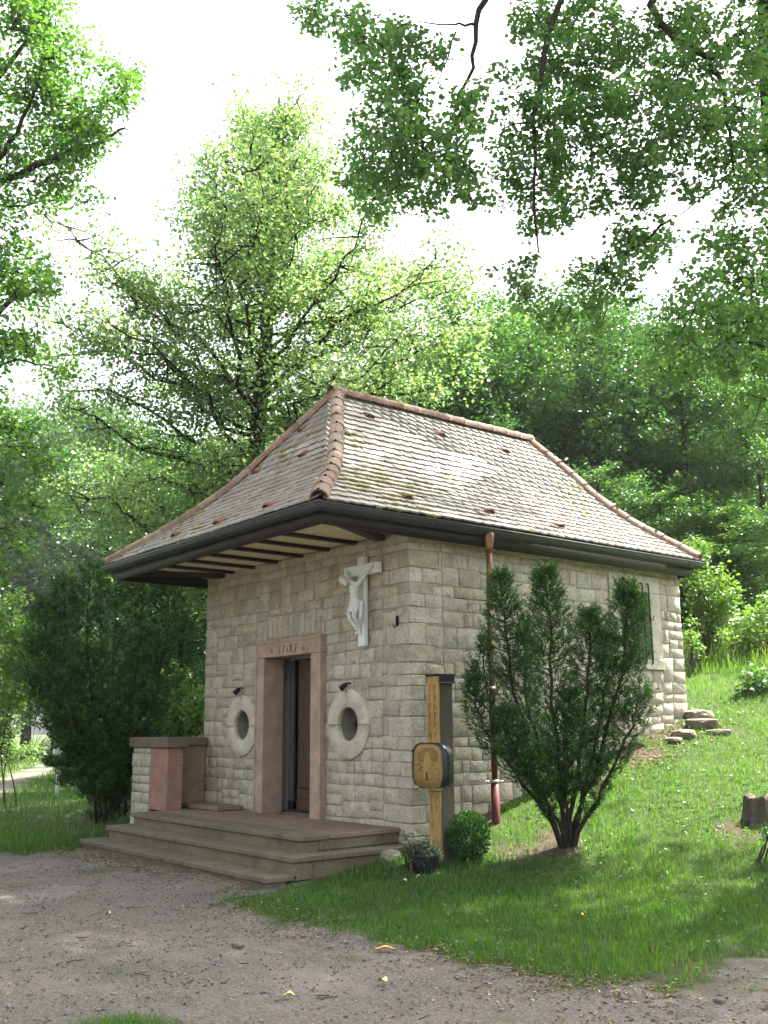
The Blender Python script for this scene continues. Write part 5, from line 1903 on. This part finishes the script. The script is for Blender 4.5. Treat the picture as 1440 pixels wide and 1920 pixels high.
def yew(name, base, cols, rng, label, shoot_n, nl, wid, ln, mat, low_open=None, red=True):
    o = thing(name, tuple(base), label, 'yew')
    w = Acc()
    P, D, tip = [], [], []
    for pts, rad, dens in cols:
        Q = np.array([at(*p) for p in pts])
        s = np.linspace(0, 1, len(Q))
        ss_ = np.linspace(0, 1, 16)
        Q = np.stack([np.interp(ss_, s, Q[:, k]) for k in range(3)], 1)
        Q[1:-1] += rng.normal(0, .015, Q[1:-1].shape)
        Q[0, 2] = base[2] - .12
        w.tube(Q, np.linspace(.025, .005, 16), 6)
        rr = np.interp(ss_, np.linspace(0, 1, len(rad)), rad)
        for k in range(int(shoot_n * dens)):
            t_ = rng.random() ** .85
            i = t_ * 15
            c = np.array([np.interp(i, range(16), Q[:, q]) for q in range(3)])
            r = np.interp(i, range(16), rr)
            if r < .02:
                continue
            a = rng.uniform(0, 2 * math.pi)
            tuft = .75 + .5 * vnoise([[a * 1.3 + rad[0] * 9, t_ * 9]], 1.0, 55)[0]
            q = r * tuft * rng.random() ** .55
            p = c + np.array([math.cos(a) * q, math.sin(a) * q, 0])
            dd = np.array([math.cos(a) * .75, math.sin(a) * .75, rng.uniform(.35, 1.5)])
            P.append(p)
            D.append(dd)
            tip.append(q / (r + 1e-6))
            if k % 9 == 0:
                w.tube(wiggle(c - [0, 0, q * .4], p, 4, .05, rng), np.linspace(.008, .003, 4), 3, cap=False)
    P, D, tip = np.array(P), np.array(D), np.array(tip)
    per = 16
    lnv = ln * rng.uniform(.6, 1.4, len(P))
    b, A, N, S, tt = shoots(P, D, rng, lnv, per, nl, wid)
    V, F, k = leaf_cards(b, A, N, S, 'needle', wid)
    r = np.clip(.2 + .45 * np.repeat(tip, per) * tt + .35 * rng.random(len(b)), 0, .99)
    if red:
        rs = np.linalg.norm(b - at(1165, 1360, 10.3), axis=1) < .09
        r[rs] = 1.0
    link('stem', w.mesh('stem', M['barkdark']), o)
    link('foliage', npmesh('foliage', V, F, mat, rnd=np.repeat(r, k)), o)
    return o


rg = np.random.default_rng(41)
yb = at(1065, 1583, 10.35)
yb[2] = gz(yb[0], yb[1])
d0 = 10.35
yc = [([(1055, 1580, d0), (1000, 1440, d0 + .05), (958, 1280, d0 + .1), (945, 1170, d0 + .1), (940, 1078, d0 + .1)], [0, 0.0172, 0.146, 0.224, 0.232, 0.206, 0.138, 0.0344], 1.15),
      ([(1062, 1580, d0), (1045, 1420, d0 - .1), (1032, 1250, d0 - .12), (1028, 1150, d0 - .1), (1022, 1070, d0 - .1)], [0, 0.0172, 0.155, 0.232, 0.232, 0.206, 0.138, 0.0344], 1.3),
      ([(1068, 1580, d0), (1085, 1420, d0 - .05), (1100, 1280, d0 - .1), (1108, 1200, d0), (1106, 1150, d0)], [0, 0.0172, 0.155, 0.215, 0.198, 0.155, 0.112, 0.0344], .85),
      ([(1072, 1580, d0), (1125, 1420, d0 + .05), (1162, 1280, d0 + .1), (1172, 1180, d0 + .15), (1176, 1092, d0 + .15)], [0, 0.0172, 0.138, 0.224, 0.249, 0.224, 0.155, 0.043], 1.3),
      ([(1060, 1580, d0), (985, 1470, d0), (920, 1390, d0 - .05), (893, 1320, d0 - .05), (884, 1250, d0 - .05)], [0, 0.0516, 0.129, 0.163, 0.129, 0.0774, 0.0258], .55),
      ([(1072, 1580, d0), (1130, 1480, d0 - .1), (1185, 1360, d0 - .12), (1200, 1290, d0 - .1)], [0, 0.0516, 0.138, 0.146, 0.0688], .45),
      ([(1064, 1580, d0), (1060, 1470, d0 - .2), (1055, 1380, d0 - .25), (1075, 1300, d0 - .2)], [0, 0.0172, 0.172, 0.215, 0.172, 0.086], .7),
      ([(1064, 1580, d0), (1010, 1480, d0 - .12), (965, 1400, d0 - .2), (950, 1330, d0 - .15)], [0, 0.0172, 0.146, 0.172, 0.146, 0.0688], .6),
      ([(1066, 1580, d0), (1030, 1450, d0 + .2), (990, 1330, d0 + .25), (985, 1230, d0 + .2), (988, 1165, d0 + .2)], [0, 0, .08, .15, .16, .13, .09, .03], .5),
      ([(1070, 1580, d0), (1100, 1450, d0 + .2), (1130, 1340, d0 + .2), (1140, 1250, d0 + .2), (1142, 1190, d0 + .2)], [0, 0, .08, .15, .16, .12, .08, .03], .45),
      ([(1058, 1580, d0), (970, 1420, d0 + .1), (915, 1300, d0 + .1), (905, 1200, d0 + .1)], [0, 0, .08, .14, .12, .08, .03], .35)]
yew('yew_shrub', yb, yc, rg, 'dark green vase shaped yew with upright plumes beside the side wall', 950, .042, .10, .11, M['yew'])
yb = at(215, 1512, 15.3)
yb[2] = gz(yb[0], yb[1])
d0 = 15.3
lc = []
for (u, v, w_, dn, dd) in ((85, 1130, .40, 1.0, .2), (120, 1090, .45, 1.1, .0), (165, 1060, .45, 1.2, -.2), (215, 1050, .45, 1.2, .2), (265, 1060, .45, 1.2, .0), (315, 1090, .36, 1.0, .3), (75, 1200, .36, .9, -.2)):
    lc.append(([(210 + (u - 200) * .22, 1512, d0 + dd * .6), (205 + (u - 200) * .4, 1420, d0 + dd * .5), (200 + (u - 200) * .75, 1320, d0 + dd), (u, 1200 if v < 1190 else 1260, d0 + dd), (u + 3, v, d0 + dd)], [.05, .14, .28, .42, w_ * 1.15, w_ * 1.1, w_ * .8, .08], dn))
for (u, v, w_, dn) in ((100, 1440, .26, .6), (130, 1475, .28, .6), (170, 1500, .26, .5), (230, 1505, .28, .5), (200, 1480, .3, .5), (150, 1390, .4, .8), (250, 1480, .2, .3), (265, 1400, .22, .4), (200, 1330, .5, 1.0), (120, 1340, .4, .8), (270, 1300, .45, .8), (170, 1430, .22, .4), (70, 1270, .4, .7)):
    lc.append(([(215, 1510, d0), (205 + (u - 200) * .4, 1430, d0 - .2), (u, v, d0 - .3 + rg.normal(0, .2))], [0, .03, .12, w_, w_ * .5], dn))
yew('yew_shrub', yb, lc, rg, 'large dark spreading yew left of the steps', 600, .07, .10, .17, M['yew'], red=False)

# clipped box ball
bb = at(880, 1600, 10.25)
bb[2] = gz(bb[0], bb[1])
BX = thing('box_ball', tuple(bb), 'clipped round box bush in the grass beside the wooden pillar', 'bush')
n = 5200
D = unit(rg.normal(0, 1, (n, 3)))
cen = np.array([bb[0], bb[1], bb[2] + .23])
rad = (.215 + .03 * (fbm(D, 2.2, 61, 2) - .5)) * (1 - .45 * rg.random(n) ** 2.2)
Pb = cen + D * rad[:, None] * np.array([1, 1, 1.12])
A = unit(D * .8 + rg.normal(0, .5, (n, 3)))
V, F, k = leaf_cards(Pb, A, unit(rg.normal(0, .7, (n, 3)) + [0, 0, .5]), .026 * rg.uniform(.7, 1.3, n), 'diamond', .33)
link('foliage', npmesh('foliage', V, F, M['box'], rnd=np.repeat(rg.random(n), k)), BX)
w = Acc()
for k in range(26):
    w.tube(wiggle((bb[0] + rg.normal(0, .02), bb[1] + rg.normal(0, .02), bb[2] - .05), cen + unit(rg.normal(0, 1, 3)) * .17, 4, .06, rg), np.linspace(.012, .004, 4), 4, cap=False)
link('stem', w.mesh('stem', M['bark']), BX)

# planted black pot
pb = at(795, 1604, 10.02)
pb[2] = gz(pb[0], pb[1])
PT = thing('flower_pot', tuple(pb), 'black pot of grey green heather at the foot of the wooden pillar', 'flower pot')
q = np.linspace(0, 2 * np.pi, 25)[:-1]
prof = [(.11, -.02), (.13, .0), (.155, .13), (.16, .14), (.168, .14), (.168, .165), (.15, .165), (.145, .13), (0.001, .125)]
V = np.array([(pb[0] + r * math.cos(b), pb[1] + r * math.sin(b), pb[2] + z) for r, z in prof for b in q])
F = [(j * 24 + k, j * 24 + (k + 1) % 24, (j + 1) * 24 + (k + 1) % 24, (j + 1) * 24 + k) for j in range(len(prof) - 1) for k in range(24)]
link('pot', npmesh('pot', V, np.array(F), M['pot'], smooth=True), PT)
n = 90
D = unit(rg.normal(0, 1, (n, 3)) + [0, 0, .4])
C = np.array([pb[0], pb[1], pb[2] + .16]) + D * np.array([.18, .18, .14]) * rg.random((n, 1)) ** .4
C[:, 2] = np.maximum(C[:, 2], pb[2] + .10)
link('foliage', foliage('foliage', C, np.full(n, .04), 26, .022, M['heather'], rg, 'diamond', .3, 1.0, 0), PT)

# ------------------------------------------------------------------ grass, gravel, litter
rg = np.random.default_rng(51)


def in_view(P, margin=0.25):
    p = pix(P)
    return (p[:, 2] > .8) & (p[:, 0] > -1440 * margin) & (p[:, 0] < 1440 * (1 + margin)) & (p[:, 1] < 1920 * (1 + margin))


def blocked(P):
    x, y = P[:, 0], P[:, 1]
    b = (x > -W - .02) & (x < .02) & (y > -.02) & (y < L + .02)
    b |= (x > -4.62) & (x < .04) & (y > -1.87) & (y < .05)
    b |= (x > -5.4) & (x < -4.2) & (y > -.85) & (y < .1)
    b |= np.hypot(x - pb[0], y - pb[1]) < .15
    b |= (x > .36) & (x < .59) & (y > -.12) & (y < .12)
    b |= np.hypot(x - sx_, y - sy_) < .22
    return b


def blades(P, H, Wd, rng, lean=.35):
    n = len(P)
    a = rng.uniform(0, 2 * math.pi, n)
    side = np.stack([np.cos(a), np.sin(a), np.zeros(n)], 1)
    ld = rng.normal(0, 1, (n, 3)) * np.array([1, 1, 0])
    ld = unit(ld) * (np.abs(rng.normal(0, lean, n)) * H)[:, None]
    mid = P + ld * .35 + np.stack([np.zeros(n), np.zeros(n), H * .6], 1)
    tip = P + ld + np.stack([np.zeros(n), np.zeros(n), H * np.clip(1 - np.linalg.norm(ld, axis=1) / H * .35, .3, 1)], 1)
    w = Wd[:, None]
    V = np.stack([P - side * w, P + side * w, mid + side * w * .8, mid - side * w * .8, tip], 1).reshape(-1, 3)
    b = (np.arange(n) * 5)[:, None]
    return V, [b + np.array([[0, 1, 2, 3]]), b + np.array([[3, 2, 4]])]


def lawn(n, lo, hi, dens_fn, hmin, hmax, wmin, wmax, lean):
    P = rg.uniform(0, 1, (n, 2)) * (np.array(hi) - np.array(lo)) + np.array(lo)
    P = P[~blocked(P)]
    P = P[rg.random(len(P)) < dens_fn(P)]
    P = P[in_view(np.column_stack([P, np.zeros(len(P))]), .3)]
    g, s = masks(P)
    keep = rg.random(len(P)) > np.clip(g * 1.01 + .82 * s, 0, .996)
    P, g = P[keep], g[keep]
    Z = ground_z(P)
    P3 = np.column_stack([P, Z - .004])
    iv = in_view(P3)
    P3, g = P3[iv], g[iv]
    edge = sstep(.5, -.25, -poly_sd(P3[:, :2], GRAVEL_POLY))
    tuf = fbm(P3[:, :2], 2.2, 66, 3)
    Hh = rg.uniform(hmin, hmax, len(P3)) * (.45 + 1.1 * tuf) * (1 - .5 * np.maximum(g, edge))
    return P3, Hh, rg.uniform(wmin, wmax, len(P3))


cd = lambda P: np.linalg.norm(P - CAM_POS[:2], axis=1)
parts = [lawn(540000, (-7, -6), (8, 8.2), lambda P: np.clip(9.0 / cd(P), .25, 1), .03, .085, .0018, .0042, .5),
         lawn(110000, (-14, 7.3), (8, 24), lambda P: np.clip(12 / cd(P), .2, 1), .10, .36, .004, .008, .5),
         lawn(90000, (-34, -9), (-4.5, 12), lambda P: np.clip(12 / cd(P), .15, 1), .06, .22, .004, .009, .5)]
Vs, Fq, Ft, rn, nb = [], [], [], [], 0
for ip, (P3, Hh, Wd) in enumerate(parts):
    V, (q4, t3) = blades(P3, Hh, Wd, rg)
    Vs.append(V)
    Fq.append(q4 + nb)
    Ft.append(t3 + nb)
    nb += len(V)
    dry = .25 * fbm(P3[:, :2], .8, 71, 2)
    pale = .35 * sstep(6.5, 9.5, P3[:, 1]) if ip == 1 else 0
    rn.append(np.repeat(np.clip(rg.random(len(P3)) * .76 + dry + pale, 0, 1) ** 1.1, 5))
link('lawn_grass', npmesh('lawn_grass', np.concatenate(Vs), [np.concatenate(Fq), np.concatenate(Ft)], M['grass'], rnd=np.concatenate(rn)), label='green lawn grass around the chapel', kind='stuff')

# broad-leaved weeds in the lawn
P = rg.uniform(0, 1, (9000, 2)) * np.array([13, 12]) + np.array([-6, -5.5])
P = P[~blocked(P)]
g, s = masks(P)
P = P[(g < .55) & (fbm(P, 1.2, 74, 2) > rg.uniform(.3, .7, len(P)))]
P = np.repeat(P, 3, 0) + rg.normal(0, .018, (len(P) * 3, 2))
P3 = np.column_stack([P, ground_z(P) + rg.uniform(.005, .045, len(P))])
P3 = P3[in_view(P3)]
A = unit(rg.normal(0, 1, P3.shape) * [1, 1, .3] + [0, 0, .35])
V, F, k = leaf_cards(P3, A, unit(rg.normal(0, .4, P3.shape) + [0, 0, 1]), rg.uniform(.014, .042, len(P3)), 'round', .34)
link('lawn_weeds', npmesh('lawn_weeds', V, F, M['grass'], rnd=np.repeat(rg.uniform(.05, .6, len(P3)), k)), label='broad leaved weeds and clover among the grass', kind='stuff')

# gravel stones
oct_v = np.array([(1, 0, 0), (-1, 0, 0), (0, 1, 0), (0, -1, 0), (0, 0, 1), (0, 0, -1)], float)
oct_f = np.array([(0, 2, 4), (2, 1, 4), (1, 3, 4), (3, 0, 4), (2, 0, 5), (1, 2, 5), (3, 1, 5), (0, 3, 5)])
P = rg.uniform(0, 1, (60000, 2)) * np.array([12.5, 6]) + np.array([-6, -7])
g, s = masks(P)
P = P[(g > .45) & ~blocked(P)]
P3 = np.column_stack([P, ground_z(P)])
P3 = P3[in_view(P3, .1)]
n = len(P3)
sz = .003 + .010 * rg.random(n) ** 5
vv = oct_v[None] * (1 + rg.uniform(-.3, .3, (n, 6, 1))) * sz[:, None, None] * np.array([1.2, 1, .7])
a = rg.uniform(0, 6.28, n)
ca, sa = np.cos(a)[:, None], np.sin(a)[:, None]
vv = np.stack([vv[..., 0] * ca - vv[..., 1] * sa, vv[..., 0] * sa + vv[..., 1] * ca, vv[..., 2]], 2) + P3[:, None, :] + np.array([0, 0, .002])
link('gravel', npmesh('gravel', vv.reshape(-1, 3), (oct_f[None] + (np.arange(n) * 6)[:, None, None]).reshape(-1, 3), M['pebble'], rnd=np.repeat(rg.random(n), 6)), label='loose grey gravel on the forecourt', kind='stuff')

# dry leaves and bud scales
zones = [(2600, (-6, -6.5), (7, -1.6), .014, .04), (2600, (-5.2, -2.3), (4.8, -1.85), .02, .05), (900, (.2, -2.9), (4.2, -2.2), .02, .045), (900, (0.05, 2.2), (.8, 5.4), .03, .07), (300, (.5, .2), (2.0, 1.6), .02, .05), (260, (1.7, 1.9), (2.9, 3.0), .02, .05), (700, (2.8, -2.9), (5.4, -1.2), .02, .05), (500, (-7, -2.6), (-4.4, .2), .02, .05)]
PP, SS = [], []
for n, lo, hi, s0, s1 in zones:
    P = rg.uniform(0, 1, (n, 2)) * (np.array(hi) - np.array(lo)) + np.array(lo)
    P = P[~blocked(P)]
    P = P[fbm(P, 1.5, 88, 2) > rg.uniform(.2, .65, len(P))]
    PP.append(np.column_stack([P, ground_z(P) + .006]))
    SS.append(rg.uniform(s0, s1, len(P)))
PP, SS = np.concatenate(PP), np.concatenate(SS)
A = unit(rg.normal(0, 1, PP.shape) * [1, 1, .15])
V, F, k = leaf_cards(PP, A, unit(rg.normal(0, .25, PP.shape) + [0, 0, 1]), SS, 'diamond', .26, .14)
link('leaf_litter', npmesh('leaf_litter', V, F, M['litter'], rnd=np.repeat(rg.random(len(PP)), k)), label='scattered dry leaves and husks on gravel and soil', kind='stuff')
w = Acc()
for k in range(46):
    c = np.array([rg.uniform(-4, 5), rg.uniform(-5.5, -2)])
    z = gz(*c)
    a = rg.uniform(0, 6.28)
    ln = rg.uniform(.05, .25)
    w.tube(wiggle((c[0], c[1], z + .008), (c[0] + ln * math.cos(a), c[1] + ln * math.sin(a), z + .012), 5, .08, rg), np.linspace(.004, .002, 5), 4)
link('twigs', w.mesh('twigs', M['bark']), label='thin dry twigs strewn over the gravel', kind='stuff')

# ------------------------------------------------------------------ thin summer haze
t = NT('haze')
pv = t.n('VolumePrincipled')
pv.inputs['Color'].default_value = (0.93, 0.96, 1.0, 1)
pv.inputs['Density'].default_value = 0.0004
pv.inputs['Anisotropy'].default_value = 0.2
t.l(pv.outputs[0], t.out.inputs['Volume'])
bm = bmesh.new()
bm_box(bm, (-330, -330, -1.8), (330, 330, 26))
link('haze', bm_mesh('haze', bm, t.m), label='thin bright summer haze in the air', kind='stuff')
